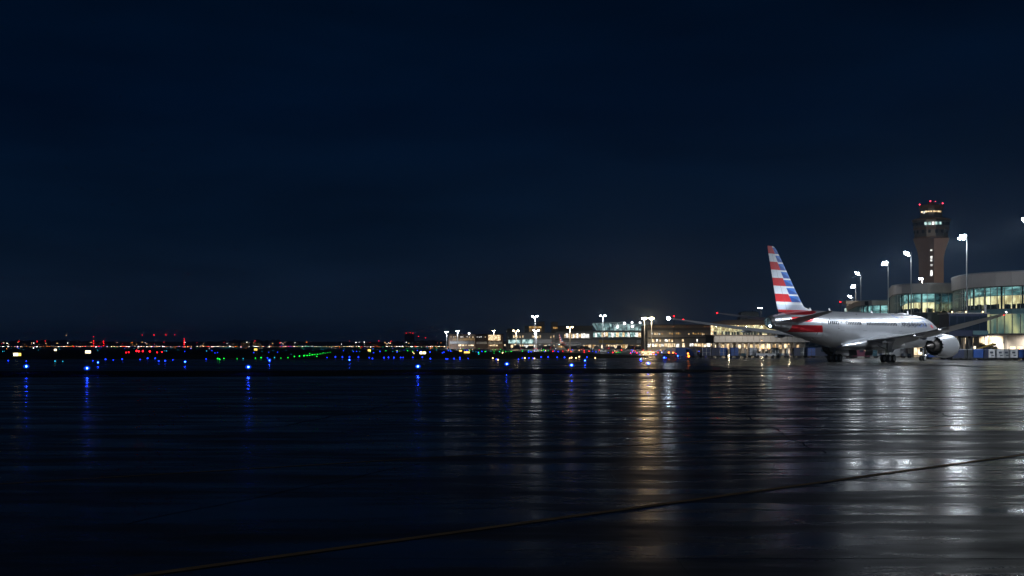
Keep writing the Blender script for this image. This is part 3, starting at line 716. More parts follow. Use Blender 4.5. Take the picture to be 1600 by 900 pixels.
def bay(T, plan, step, roof, fas, rows, spandrel, low, wallz, back, wallmats, vis=None, darkcols=None, fmat='fascia'):
    P = resample(plan, step); Nn = normals(P)
    IN = lambda k: off(P, Nn, k)
    inn = IN(.0)
    # fascia panels, each its own plate, two columns wide
    Fp = IN(-.45)
    for i in range(0, len(P)-1, 2):
        j = min(i+2, len(P)-1)
        plate(Fp[i], Fp[j], fas[0], fas[1], .006).build('fascia_panel', M_[fmat], T)
    b = MB(); strip(b, IN(-.55), IN(.3), fas[1]+.003, fas[1]+.28); b.build('roof_edge', M_['ltgrey'], T)
    b = MB(); strip(b, IN(-.08), IN(.3), fas[0]-.12, fas[1]); b.build('fascia_backing', M_['framedark'], T)
    # roof and floors
    poly = [(p.x, p.y) for p in IN(.3)]+back
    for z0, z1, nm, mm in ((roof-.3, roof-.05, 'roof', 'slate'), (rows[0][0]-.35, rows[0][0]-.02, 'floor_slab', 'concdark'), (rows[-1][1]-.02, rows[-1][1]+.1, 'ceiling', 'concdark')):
        m = MB(); m.prism(poly, z0, z1); m.build(nm, M_[mm], T)
    # glazing
    for ri, (z0, z1, gm) in enumerate(rows):
        for i in range(len(P)-1):
            m_ = gm if not (darkcols and darkcols(i, len(P))) else 'glassd'
            plate(P[i], P[i+1], z0+.05, z1-.05, .02).build('window_pane', M_[m_], T)
    b = MB(); zb, zt = rows[0][0], rows[-1][1]
    for i, p in enumerate(P):
        w = .09 if i%2 else .14
        b.obox((p.x, p.y, (zb+zt)/2), (w, .18, zt-zb), math.atan2(Nn[i].y, Nn[i].x)-PI/2)
    for z0, z1, gm in rows: strip(b, IN(-.04), IN(.1), z1-.05, z1+.05)
    b.build('mullion_grid', M_['frame'], T)
    # lit inner walls seen through the glass
    for dep, z0, z1, wm in wallmats:
        b = MB(); strip(b, IN(dep), IN(dep+.15), z0, z1); b.build('inner_wall', M_[wm], T)
    # inside columns and seats / standing shapes
    b = MB(); I2 = IN(1.6)
    for i in range(1, len(P)-1, 3): b.obox((I2[i].x, I2[i].y, (zb+zt)/2), (.35, .35, zt-zb), 0)
    b.build('inner_columns', M_['framedark'], T)
    b = MB(); rg = random.Random(5)
    for i in range(0, len(P)-1):
        for q in range(2):
            k = rg.uniform(.8, 2.6); pp = P[i]+(P[i+1]-P[i])*rg.random()+Nn[i]*k
            b.obox((pp.x, pp.y, zb+.45), (rg.uniform(.5, 1.6), .5, .9+rg.random()*.5), rg.uniform(0, 3))
    b.build('lounge_seats', M_['slate'], T)
    # spandrel panels
    if spandrel:
        for z0, z1, sm in spandrel:
            for i in range(0, len(P)-1, 2):
                j = min(i+2, len(P)-1); plate(off(P, Nn, -.12)[i], off(P, Nn, -.12)[j], z0, z1, .008).build('spandrel_panel', M_[sm], T)
        b = MB(); strip(b, IN(.16), IN(.5), spandrel[-1][0], spandrel[0][1]); b.build('spandrel_backing', M_['framedark'], T)
    if low:
        z0, z1 = low
        for i in range(len(P)-1):
            plate(P[i], P[i+1], z0, z1, .02).build('window_pane', M_['glass'], T)
        b = MB()
        for i, p in enumerate(P): b.obox((p.x, p.y, (z0+z1)/2), (.14, .34, z1-z0), math.atan2(Nn[i].y, Nn[i].x)-PI/2)
        strip(b, IN(-.2), IN(.3), z0-.4, z0); b.build('mullion_grid', M_['frame'], T)
        b = MB(); strip(b, IN(2.0), IN(2.15), z0-.3, z1+.3); b.build('inner_wall', M_['room_t'], T)
    # ground floor: recessed wall, columns, glowing panels for lit openings and lamplit wall
    gz = wallz
    b = MB(); strip(b, IN(2.2), IN(2.5), 0, gz); b.build('ground_floor_wall', M_['conc'], T)
    I1 = IN(.3); I3 = IN(2.16)
    for i in range(0, len(P), 3):
        b = MB(); b.obox((I1[i].x, I1[i].y, gz/2), (.6, .6, gz)); b.build('column', M_['conc'], T)
    rg = random.Random(9)
    for i in range(0, len(P)-1):
        r = rg.random()
        if r < .85:
            za, zb2 = (.2, 2.6) if r < .16 else (gz-rg.uniform(1.6, 2.3), gz-.3)
            plate(I3[i]-Nn[i]*.02, I3[i+1]-Nn[i]*.02, za, zb2, rg.uniform(.03, .16)).build('lit_opening', M_['room_w'] if r < .6 else M_['room_y'], T)
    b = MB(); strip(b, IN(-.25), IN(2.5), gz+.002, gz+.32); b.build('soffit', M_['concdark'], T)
T1 = thing('terminal_building', 'round grey terminal with tall lit glass front at the right edge', 'terminal')
bay(T1, [(150, 285), (136, 285.5), (126, 287.5), (117, 291), (111.5, 297), (109, 305), (109.8, 315), (113, 328), (121, 347)], 1.85, 19.6, (16.5, 19.6),
    [(11.35, 14.35, 'glass'), (14.35, 15.4, 'glass'), (15.4, 16.4, 'glass')], [(10.05, 11.2, 'teal')], (5.6, 9.95), 5.2,
    [(150, 347)], [(3.4, 11.36, 14.4, 'room_y'), (2.8, 14.4, 16.5, 'room_d')])
T2 = thing('terminal_building', 'lower terminal bay with curved grey fascia left of the round glass front', 'terminal')
bay(T2, [(124, 347.4), (118, 347.1), (113, 347.4), (109.6, 349.5), (107.6, 354), (107.8, 361), (110, 370), (113.5, 384)], 1.9, 19.5, (17.1, 19.5),
    [(11.9, 14.6, 'glass'), (14.6, 16.95, 'glass')], [(8.2, 11.6, 'slate')], None, 7.8,
    [(124, 384)], [(3.4, 11.9, 14.6, 'room_y'), (2.8, 14.6, 17.0, 'room_d')], None, lambda i, n: i < 5)
# lit stair, its light given as a glowing bar, inside the dim part of the lower bay
b = MB(); b.obox((118.2, 349.4, 13.6), (7.5, .25, .5), 0, 0, -.36); b.build('stair_flight', M_['win_y'], T2)
T3 = thing('terminal_building', 'distant glazed end of the terminal seen just above the fuselage', 'terminal')
bay(T3, [(113.2, 384.5), (108, 386), (106.8, 392), (108.5, 404), (112, 420), (117, 446)], 2.4, 16.4, (15.0, 16.2), [(11.0, 13.0, 'glass'), (13.0, 14.9, 'glass')],
    [(8, 10.8, 'slate')], None, 7.6, [(130, 446), (130, 386)], [(3, 11, 13.2, 'room_c'), (2.6, 13.2, 15, 'room_d')])
# footbridge beyond and its lit deck
FB = thing('footbridge', 'dark covered footbridge with lit glazing beyond the fuselage top', 'footbridge')
b = MB(); b.box(PX(1322, 470), PX(1376, 470), 470, 474, ZY(475, 470), ZY(470, 470)); b.build('roof', M_['slate'], FB)
b = MB(); b.box(PX(1318, 470), PX(1376, 470), 470, 474, ZY(493, 470), ZY(489, 470)); b.build('deck', M_['concdark'], FB)
for p0, p1 in ((1321, 1324), (1328.5, 1333), (1333.6, 1338), (1339, 1342), (1344.5, 1347), (1353, 1356), (1360, 1366)):
    b = MB(); b.box(PX(p0, 470), PX(p1, 470), 471, 471.2, ZY(489, 470)+.01, ZY(481.5, 470)); b.build('window', M_['win_c'], FB)
for p in (1326, 1376):
    b = MB(); b.box(PX(p, 470)-.3, PX(p, 470)+.3, 471.4, 473, 0, ZY(475, 470)-.01); b.build('support', M_['conc'], FB)

# ------------------------------------------------------------------ jet bridges
def tunnel(mb, p, q, w, z0, z1, zq0=None, zq1=None):
    p = Vector(p); q = Vector(q); d = (q-p).normalized(); n = Vector((-d.y, d.x))*w/2
    zq0 = z0 if zq0 is None else zq0; zq1 = z1 if zq1 is None else zq1
    r = lambda c, a, b_: [(c.x-n.x, c.y-n.y, a), (c.x+n.x, c.y+n.y, a), (c.x+n.x, c.y+n.y, b_), (c.x-n.x, c.y-n.y, b_)]
    mb.loft([r(p, z0, z1), r(q, zq0, zq1)])
J = thing('jet_bridge', 'dark boarding bridge with boxy cab behind the right wing', 'boarding bridge')
b = MB(); tunnel(b, (104, 292), (93.2, 265), 3.4, 5.4, 8.8, 5.0, 8.4); b.build('tunnel', M_['slate'], J)
b = MB(); b.box(88.4, 96.2, 259, 264.8, 4.7, 9.2); b.build('cab', M_['navy'], J)
b = MB(); b.box(88.1, 96.6, 258.8, 265, 9.202, 9.45); b.build('cab_roof', M_['ltgrey'], J)
for i in range(5):
    b = MB(); b.box(88.6+i*1.52, 88.6+i*1.52+1.36, 258.9, 258.995, 5.9, 8.7); b.build('window', M_['glassblue'], J)
b = MB(); b.box(93.2, 96.3, 258.7, 258.88, 5.0, 5.8); b.build('trim_panel', M_['teal'], J)
b = MB(); b.lathe([(0, 2.3), (5.2, 2.3)], (105.5, 294.5, 4.6), (0, 0, 1), 20, True, True); b.build('rotunda', M_['slate'], J, True)
b = MB(); b.tube((105.5, 294.5, 0), (105.5, 294.5, 4.6), .6); b.build('rotunda_column', M_['conc'], J, True)
for dx in (-1.2, 1.2):
    b = MB(); b.tube((95+dx, 268, .5), (95+dx, 268, 5.1), .22, None, 8); b.build('leg', M_['steel'], J, True)
    b = MB(); b.tube((95+dx-.25, 268, .5), (95+dx+.25, 268, .5), .5, None, 14); b.build('wheel', M_['black'], J, True)
for x in (89.2, 92.0, 95.4):
    b = MB(); b.ball((x, 259.4, 9.6), .16); b.build('roof_lamp', M_['bulby'], J)
b = MB(); b.box(96.7, 97.1, 262, 262.3, 9.2, 11.2); b.build('sign_post', M_['white'], J)

# ------------------------------------------------------------------ buildings seen further off
def slab_building(name, label, px0, px1, Y, ytop, depth, wall, cat='building', parts=(), roofcap=True, group=None, yb=None):
    T = thing(name, label, cat, (PX((px0+px1)/2, Y), Y, 0), 0, group); X0 = T.location.x
    z0 = 0 if yb is None else ZY(yb, Y); z1 = ZY(ytop, Y); x0, x1 = PX(px0, Y)-X0, PX(px1, Y)-X0
    b = MB(); b.box(x0, x1, 0, depth, z0, z1); b.build('wall', M_[wall], T)
    if roofcap:
        b = MB(); b.box(x0-.4, x1+.4, -.4, depth+.4, z1+.003, z1+.35); b.build('roof', M_['slate'], T)
    for nm, p0, p1, ya, yb_, m, proud in parts:
        b = MB(); b.box(PX(p0, Y)-X0, PX(p1, Y)-X0, -proud, -.005 if proud < 1 else -.01, ZY(yb_, Y), ZY(ya, Y)); b.build(nm, M_[m], T)
    return T
rnd = random.Random(3)
def wins(p0, p1, ya, yb, step, wmin, wmax, fill, mats, nm='window', jit=.8):
    r = []; p = p0
    while p < p1:
        w = rnd.uniform(wmin, wmax)
        if rnd.random() < fill: r.append((nm, p, min(p+w, p1), ya+rnd.uniform(0, jit), yb-rnd.uniform(0, jit), rnd.choice(mats), .12))
        p += w+rnd.uniform(.3, 1)*step
    return r
# lit lounge building behind the tail
T = thing('terminal_building', 'lit terminal lounge with overhanging roof just left of the tail', 'terminal', (PX(1170, 380), 380, 0)); X0 = T.location.x; Y = 380
zz = lambda y: ZY(y, Y)
xa, xb = PX(1115, Y)-X0, PX(1262, Y)-X0
b = MB(); b.loft([[(xa-.5, -2.5, zz(507.5)), (xb, -2.5, zz(507.5)), (xb, 20, zz(507.5)), (xa-.5, 20, zz(507.5))], [(xa-.3, -2.5, zz(505)), (xb, -2.5, zz(503)), (xb, 20, zz(503)), (xa-.3, 20, zz(505))], [(xa+3, -1, zz(500.5)), (xb, -1, zz(496.5)), (xb, 18, zz(496.5)), (xa+3, 18, zz(500.5))]])
b.build('roof', M_['brown'], T)
b = MB(); b.box(xa, xb, 5, 5.3, zz(523), zz(507.6)); b.build('inner_wall', M_['win_y'], T)
k = 0; p = 1115.0
while p < 1260:
    b = MB(); b.box(PX(p+.25, Y)-X0, PX(p+4.2, Y)-X0, 0, .06, zz(522.5), zz(508)); b.build('window_pane', M_['glass'], T)
    b = MB(); b.box(PX(p-.2, Y)-X0, PX(p+.2, Y)-X0, -.12, .2, zz(523), zz(507.6)); b.build('mullion', M_['frame'], T)
    if k%2: 
        b = MB(); b.obox((PX(p+rnd.uniform(0, 3), Y)-X0, rnd.uniform(1.5, 4), zz(521)), (rnd.uniform(.6, 1.6), .5, .9+rnd.random()*.6)); b.build('seat', M_['slate'], T)
    p += 4.45; k += 1
b = MB(); b.box(xa-.3, xb, -.3, 18, zz(525), zz(523)); b.build('floor_slab', M_['concdark'], T)
p = 1116.0
while p < 1258:
    b = MB(); b.box(PX(p, Y)-X0, PX(p+8.4, Y)-X0, -.1, .3, zz(534.5), zz(525)-.02); b.build('wall_panel', M_['ltgrey'], T); p += 8.8
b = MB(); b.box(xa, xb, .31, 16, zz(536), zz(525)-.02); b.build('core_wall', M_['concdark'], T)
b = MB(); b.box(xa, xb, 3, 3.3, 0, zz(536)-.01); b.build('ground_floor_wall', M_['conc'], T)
for part in wins(1117, 1255, 537, 545.5, 1.6, 3, 6.5, .85, ['room_w', 'win_y', 'room_y', 'win_y'], 'lit_opening', 2.0):
    b = MB(); b.box(PX(part[1], Y)-X0, PX(part[2], Y)-X0, 2.85, 2.99, zz(part[4]), zz(part[3])); b.build('lit_opening', M_[part[5]], T)
for p in range(1116, 1260, 9):
    b = MB(); b.box(PX(p, Y)-X0-.3, PX(p, Y)-X0+.3, .3, .9, 0, zz(536)-.02); b.build('column', M_['conc'], T)
T = thing('roof_hut', 'dark rounded plant room on the lounge roof behind the left tailplane', 'plant room', (PX(1168, 400), 396, 0))
b = MB(); b.loft([[(-3.2, 0, zz(499)), (3.2, 0, zz(499)), (3.2, 5, zz(499)), (-3.2, 5, zz(499))], [(-2.6, 0, zz(485.6)), (2.6, 0, zz(485.6)), (2.6, 5, zz(485.6)), (-2.6, 5, zz(485.6))], [(-1.8, .3, zz(484.4)), (1.8, .3, zz(484.4)), (1.8, 4, zz(484.4)), (-1.8, 4, zz(484.4))]])
b.build('wall', M_['slate'], T)
b = MB(); b.tube((1.2, 2, zz(484.5)), (1.2, 2, zz(482.5)), .15); b.build('vent', M_['slate'], T)

def wall_lamp(x, y, z, label, e, col=(1, .8, .56), aim=(0, -.35, -.9)):
    T = thing('wall_lamp', label, 'lamp', (x, y, z), 0, 'wall lamps at the terminal')
    b = MB(); b.box(-.25, .25, 0, .25, 0, .2); b.build('housing', M_['dark'], T)
    b = MB(); b.box(-.2, .2, -.02, .2, -.06, -.002); b.build('lens', M_['bulby'], T)
    sp = bpy.data.lights.new('wall_light', 'SPOT'); sp.energy = e; sp.color = col; sp.spot_size = R(150); sp.spot_blend = .8; sp.shadow_soft_size = .2
    lo = bpy.data.objects.new('wall_light', sp); C.objects.link(lo); lo.parent = T; lo.location = (0, -.9, -.1); lo.rotation_euler = Vector(aim).to_track_quat('-Z', 'Y').to_euler()
for px, y, l in ((1190, 531.5, 'in the middle of the lounge band wall'), (1138, 537.5, 'low at the left part of the lounge'), (1232, 537.5, 'low at the lounge end under the tail')):
    wall_lamp(PX(px, 380), 379.6, ZY(y, 380), 'added warm wall lamp '+l, 3600)
for px, l in ((1128, 'hanging from the lounge roof edge at its left end'), (1152, 'hanging from the lounge roof edge, second from its left end'), (1176, 'hanging from the lounge roof edge, third from its left end'), (1201, 'hanging from the lounge roof edge nearest the tail')):
    wall_lamp(PX(px, 376), 374.5, ZY(507.6, 377)-.25, 'added warm lamp '+l, 1100, (1, .82, .6), (0, .35, -.9))  # downlights added to brighten the lounge wall panels
for x, y, l in ((110.5, 297.5, 'under the round glass front beside the boarding bridge'), (116.5, 290.2, 'under the round glass front behind the white carts'), (126, 286.2, 'under the round glass front at the right edge')):
    wall_lamp(x, y-.4, 4.95, 'added warm wall lamp '+l, 5200, (1, .86, .68), (.2, .45, -.85))  # lamps added to brighten the ground floor wall
# parking structure and low wing between the lounge and the far concourse
slab_building('parking_garage', 'dark parking garage with rows of small amber lamps behind the left wing', 1012, 1118, 765, 508, 40, 'brown',
    'garage', [('deck', 1012, 1118, 513, 514, 'slate', .3)]+wins(1016, 1112, 509.3, 511.6, 1.5, .4, 1.0, .7, ['win_o', 'win_od', 'win_od', 'win_r'], 'lamp_window', 1.0))
slab_building('concourse_wing', 'dark two storey concourse wing with dotted windows below the garage', 1012, 1116, 725, 516, 22, 'conc', 'building',
    wins(1018, 1110, 519.5, 523.5, 2.2, .8, 2.2, .7, ['win_y', 'win_o', 'win_od', 'win_w'], 'window', 1.6)+wins(1018, 1110, 529.5, 534.5, 4, 1.2, 4.6, .7, ['win_w', 'win_y', 'win_w'])+wins(1012, 1114, 536.2, 542.5, 1.6, 2, 6, .92, ['room_w', 'win_y', 'win_w'], 'lit_opening', 1.6)
    +[('canopy', 1012, 1116, 527, 528.6, 'slate', 1.2), ('window', 1105, 1113.5, 527.5, 535.5, 'win_w', .1)])
# far concourse at about 950 m
cy = 950
slab_building('concourse', 'long grey concourse section with lit teal and cream windows right of the parked airliner', 925, 1020, cy, 517, 30, 'conc', 'building',
    wins(927, 1012, 519, 527, .7, 1.2, 4.2, .92, ['win_c', 'win_w', 'win_c', 'win_y', 'win_w'], 'window', 1.2)+[('sill_band', 925, 1020, 528, 530.4, 'concdark', .6)]
    +wins(927, 1018, 531, 536.5, 2.0, 5, 14, .7, ['white', 'yellow', 'ltgrey'], 'wall_panel', .8)+wins(926, 1018, 538.2, 544.5, 1.0, 1.2, 4.5, .92, ['win_y', 'room_w', 'win_o'], 'lit_opening', 1.8))
slab_building('concourse', 'grey concourse section with cream windows above the small parked airliner', 868, 924.7, cy, 518, 30, 'conc', 'building',
    wins(882, 924, 521, 528.5, .9, 1.2, 4.4, .85, ['win_y', 'win_y', 'win_w'], 'window', 1.4)+[('sill_band', 868, 924.7, 529.5, 531, 'concdark', .6)]+wins(872, 924, 538.4, 544, 1.2, 1.2, 4, .9, ['win_y', 'win_o'], 'lit_opening', 1.5))
slab_building('concourse', 'grey concourse section with few windows left of the small parked airliner', 800, 867.7, cy, 520, 30, 'conc', 'building',
    wins(802, 866, 524, 528.5, 3.4, 1.0, 2.6, .6, ['win_y', 'win_w', 'win_y'], 'window', 1.2)+[('white_panel', 836, 862, 530.4, 536.6, 'white', .8), ('teal_panel', 816, 833, 530.5, 536.5, 'win_c', .8), ('white_panel', 794.5, 813, 531, 536.4, 'win_c', .8)]
    +wins(798, 866, 538, 544, 1.2, 1.2, 4, .9, ['win_y', 'room_w', 'win_w'], 'lit_opening', 1.6))
# glass atrium with flared roof
T = thing('glass_atrium', 'teal lit glass atrium with flared roof rising over the far concourse', 'building', (PX(970, 985), 985, 0)); X0 = T.location.x; Y = 985
zz = lambda y: ZY(y, Y)
b = MB(); b.loft([[(PX(936, Y)-X0, 0, zz(517.5)), (PX(1006, Y)-X0, 0, zz(517.5)), (PX(1006, Y)-X0, 20, zz(517.5)), (PX(936, Y)-X0, 20, zz(517.5))], [(PX(928, Y)-X0, -4, zz(505.5)), (PX(1010, Y)-X0, -4, zz(507)), (PX(1010, Y)-X0, 22, zz(507)), (PX(928, Y)-X0, 22, zz(505.5))]])
b.build('lit_hall', M_['room_c'], T)
b = MB(); b.loft([[(PX(926, Y)-X0, -5, zz(505.2)), (PX(975, Y)-X0, -5, zz(503.6)), (PX(975, Y)-X0, 24, zz(503.6)), (PX(926, Y)-X0, 24, zz(505.2))], [(PX(926, Y)-X0, -5, zz(504.6)), (PX(975, Y)-X0, -5, zz(503)), (PX(975, Y)-X0, 24, zz(503)), (PX(926, Y)-X0, 24, zz(504.6))]]); b.build('roof', M_['ltgrey'], T)
for i in range(12):
    p = 934+i*6.3; b = MB(); b.tube((PX(p, Y)-X0, -.6, zz(517.5)), (PX(p-4+i*.6, Y)-X0, -4.6, zz(505.6)), .3, None, 6); b.build('strut', M_['ltgrey'], T)
for p, q in ((964, 511), (975, 505.5), (987, 510.5)):
    b = MB(); b.ball((PX(p, Y)-X0, -5.5, zz(q)), .8); b.build('hall_lamp', M_['bulbw'], T)
# block cluster behind the far concourse
for args in (('plant_block', 'amber lit box building behind the concourse under a floodlight mast', 826, 847, 990, 509.5, 30, 'amberwall'), ('plant_block', 'tan block just right of the amber lit box building', 841, 851, 1030, 503, 30, 'brown'),
             ('plant_block', 'small brown block with an amber window right of the striped far tail', 863, 871.5, 1010, 503.5, 30, 'brown'), ('plant_block', 'dark block left of the amber lit box building', 820, 826, 1000, 510, 20, 'slate'),
             ('plant_block', 'wide dark block behind the concourse between lamp and atrium', 872, 926, 1020, 509.5, 30, 'browndark'), ('plant_block', 'dark block with rounded mast at the left end of the concourse', 791, 800, 960, 519, 20, 'slate'),
             ('plant_block', 'dark low block right of the glass atrium', 1010, 1040, 1020, 508, 30, 'browndark')):
    m = args[-1]
    if m == 'amberwall': m = 'brown'
    parts = []
    if 'amber lit box' in args[1]: parts = [('lit_band', 827, 846, 510, 512.5, 'win_o', .2), ('lit_wall', 827, 846, 512.8, 518, 'win_od', .15)]
    if 'amber window' in args[1]: parts = [('window', 864.5, 871, 511, 513.5, 'win_o', .2)]
    slab_building(args[0], args[1], args[2], args[3], args[4], args[5], args[6], m, 'building', parts)
T = thing('water_tank', 'dark domed tank on the skyline left of the far concourse', 'tank', (PX(796, 1000), 1000, 0))
b = MB(); b.lathe([(0, 2.3), (ZY(515, 1000), 2.3), (ZY(513.6, 1000), 1.5), (ZY(513, 1000), .1)], (0, 0, 0), (0, 0, 1), 16, True, True); b.build('tank_body', M_['slate'], T, True)
# left low lit building
slab_building('hangar_building', 'low tan building with small bright windows left of the far concourse', 701, 743, 1100, 522.3, 40, 'brown', 'building',
    wins(704, 742, 525.5, 527.4, 3, .8, 1.6, .8, ['win_w', 'win_y', 'win_w'])+[('lit_wall', 707, 742, 528.5, 532.3, 'win_od', .15), ('apron_wall', 703, 742, 533.2, 537.2, 'ltgrey', .5)]+wins(710, 742, 538, 541, 2, 2, 6, .7, ['win_y', 'room_w'], 'lit_opening', 1))
slab_building('hangar_building', 'dark middle part of the low building between its tan and amber ends', 743.2, 761.8, 1102, 522.3, 38, 'browndark', 'building', wins(745, 761, 525.5, 527.4, 3, .8, 1.6, .8, ['win_w', 'win_y'])+[('apron_wall', 744, 761, 534, 537.4, 'ltgrey', .5)])
slab_building('hangar_building', 'amber lit end of the low building under a floodlight', 762, 786, 1098, 522.3, 40, 'brown', 'building', [('lit_wall', 763, 782, 523.5, 532, 'win_y', .15), ('apron_wall', 763, 785, 534, 537.4, 'ltgrey', .5)]+wins(764, 790, 538, 541, 2, 2, 5, .7, ['win_y', 'room_w'], 'lit_opening', 1))
slab_building('far_tower_block', 'dark square tower block with red roof lights on the horizon', 632, 646.5, 2500, 521, 18, 'slate', 'building')
T = thing('far_mast', 'three red roof lights on the dark tower block', 'light', (PX(639, 2499), 2505, ZY(521, 2500)))
for p, y in ((634.5, 520.6), (640.6, 519.6), (645, 520.6)):
    b = MB(); b.ball((PX(p, 2500)-T.location.x, 0, ZY(y, 2500)-T.location.z), .45); b.build('red_lamp', M_['bulbr'], T)

# ------------------------------------------------------------------ other airliners far off
p2 = copy_tree(plane); p2.location = (PX(893, 900), 915, 0); p2.rotation_euler = (0, 0, -R(30)); p2.scale = (.62,)*3
p2['label'] = 'small white airliner with red tail parked at the far concourse'
p3 = copy_tree(plane); p3.location = (PX(862, 1080), 1080, 0); p3.rotation_euler = (0, 0, -R(20)); p3.scale = (1.28,)*3
p3['label'] = 'striped tail fin of an airliner showing above the far concourse roof'
for root in (p2, p3):                                                    # their fin floodlights are off
    for ch in list(root.children):
        if ch.name.startswith('logo_light') or 'wingtip' in ch.name:
            for gch in list(ch.children): bpy.data.objects.remove(gch)
            bpy.data.objects.remove(ch)

# ------------------------------------------------------------------ ground vehicles
cache = {}
def part(nm, key, fn, m, T, smooth=False):
    if key not in cache: cache[key] = fn().mesh(nm, m, smooth)
    return link(nm, cache[key], T)
def wheels(T, L_, w, r=.24):
    def fn(): return MB().tube((-.09, 0, 0), (.09, 0, 0), r, None, 12)
    for sx in (-1, 1):
        for sy in (-1, 1):
            o = part('wheel', 'wheel%.2f' % r, fn, M_['black'], T, True); o.location = (sx*L_*.36, sy*w*.42, r); o.rotation_euler = (0, 0, PI/2)
def cart(x, y, L_, H, m, label, group, trim='ltgrey', rz=0, kind='box', mark=False, row=None):
    T = thing('baggage_cart', label, 'cart', (x, y, 0), rz, group); w = 1.5
    def chassis(): return MB().box(-L_/2, L_/2, -w/2, w/2, .38, .5).tube((L_/2, 0, .42), (L_/2+.55, 0, .35), .04, None, 6)
    part('chassis', ('ch', L_), chassis, M_['dark'], T); wheels(T, L_, w)
    if kind == 'box':
        def body():
            m_ = MB(); h = H-.52; a, b_ = L_/2-.04, w/2-.03
            r = lambda z, k: [(-a+k, -b_+k, z), (a-k, -b_+k, z), (a-k, b_-k, z), (-a+k, b_-k, z)]
            return m_.loft([r(.502, 0), r(.502+h*.92, 0), r(.502+h, .1)])
        part('body', ('bd', L_, H, m), body, M_[m], T)
        def fr():
            m_ = MB()
            for i in range(3):
                xx = -L_/2+.06+(L_-.12)*i/2; m_.box(xx-.035, xx+.035, -w/2-.01, -w/2+.03, .5, H-.14)
            return m_.box(-L_/2+.1, L_/2-.1, -w/2-.008, -w/2+.03, 1.16, 1.2)
        part('side_frame', ('sf', L_, H, trim), fr, M_[trim], T)
        if mark:
            b = MB(); b.box(-.35, .25, -w/2-.012, -w/2+.02, 1.3, 1.65); b.box(-.1, .4, -w/2-.014, -w/2+.02, .8, 1.0); b.build('stencil_mark', M_['ink'], T)
    elif kind == 'open':
        b = MB()
        for sx in (-1, 1):
            for sy in (-1, 1): b.box(sx*(L_/2-.08)-.04, sx*(L_/2-.08)+.04, sy*(w/2-.06)-.04, sy*(w/2-.06)+.04, .5, H-.1)
        b.build('corner_post', M_[trim], T)
        b = MB(); b.box(-L_/2, L_/2, -w/2, w/2, H-.098, H); b.build('canopy', M_[m], T)
        rr = random.Random(int(x*10))
        for i in range(5):
            b = MB(); zx = -L_/2+.3+i*(L_-.6)/4; b.obox((zx, rr.uniform(-.3, .2), .502+.25), (.42, .6, .5), 0); b.build('suitcase', M_[rr.choice(['navy', 'slate', 'maroon', 'tarp', 'ltgrey'])], T)
    return T
def tug(x, y, m, label, group, rz=0):
    T = thing('baggage_tug', label, 'tug', (x, y, 0), rz, group)
    b = MB(); b.loft([[(-1.4, -.7, .35), (1.4, -.7, .35), (1.4, .7, .35), (-1.4, .7, .35)], [(-1.4, -.7, .95), (1.45, -.7, .85), (1.45, .7, .85), (-1.4, .7, .95)], [(-1.3, -.6, 1.05), (1.3, -.6, .98), (1.3, .6, .98), (-1.3, .6, 1.05)]]); b.build('body', M_[m], T)
    b = MB()
    for sx in (-.9, .35):
        for sy in (-.58, .58): b.tube((sx, sy, 1.0), (sx*.9, sy, 1.9), .04, None, 6)
    b.build('roof_post', M_['dark'], T)
    b = MB(); b.loft([[(-1.0, -.66, 1.9), (.5, -.66, 1.9), (.5, .66, 1.9), (-1.0, .66, 1.9)], [(-.9, -.55, 2.0), (.4, -.55, 2.0), (.4, .55, 2.0), (-.9, .55, 2.0)]]); b.build('cab_roof', M_[m], T)
    b = MB(); b.obox((-.5, 0, 1.25), (.5, .9, .5)); b.build('seat', M_['black'], T)
    b = MB(); b.ball((.0, 0, 2.08), .08); b.build('beacon', M_['bulbo'], T)
    wheels(T, 2.6, 1.5, .34)
def loader(x, y, label, group, rz=0, m='blue'):
    T = thing('belt_loader', label, 'loader', (x, y, 0), rz, group)
    b = MB(); b.box(-2.2, 2.2, -.8, .8, .4, .95); b.build('body', M_[m], T)
    b = MB(); b.obox((.4, 0, 1.9), (7.2, .9, .25), 0, 0, -.3); b.build('conveyor', M_['dark'], T)
    for sy in (-.5, .5):
        b = MB(); b.obox((.4, sy, 2.15), (7.0, .06, .2), 0, 0, -.3); b.build('side_rail', M_['yellow'], T)
    b = MB(); b.tube((.6, 0, .95), (1.6, 0, 2.1), .12, None, 8); b.build('lift_ram', M_['steel'], T)
    b = MB(); b.box(-2.1, -1.1, -.75, -.1, .952, 1.9); b.build('operator_cab', M_[m], T)
    wheels(T, 4.2, 1.6, .4)
def van(x, y, m, label, group, rz=0, L_=4.6, H=2.3):
    T = thing('service_van', label, 'van', (x, y, 0), rz, group); w = 1.8
    pr = [(-L_/2, .4), (L_/2, .4), (L_/2, 1.0), (L_/2-.9, 1.25), (L_/2-1.5, H), (-L_/2+.1, H)]
    b = MB(); n = len(pr)
    v = [(px_, -w/2, z) for px_, z in pr]+[(px_, w/2, z) for px_, z in pr]
    b.add(v, [tuple(range(n)), tuple(range(2*n-1, n-1, -1))]+[(i, n+i, n+(i+1)%n, (i+1)%n) for i in range(n)]); b.build('body', M_[m], T)
    b = MB(); b.box(L_/2-2.3, L_/2-1.5, -w/2-.01, -w/2+.02, 1.3, 1.95); b.build('side_window', M_['glassblue'], T)
    b = MB(); b.box(L_/2-.02, L_/2+.03, -.75, -.45, .7, .9); b.build('headlight', M_['bulbw'], T)
    b = MB(); b.box(-L_/2-.03, -L_/2+.01, -.8, -.6, .8, 1.0); b.build('tail_lamp', M_['bulbr'], T)
    wheels(T, L_, w, .34)
ordw = ['first', 'second', 'third', 'fourth', 'fifth', 'sixth', 'seventh', 'eighth', 'ninth', 'tenth', 'eleventh', 'twelfth', 'thirteenth', 'fourteenth']
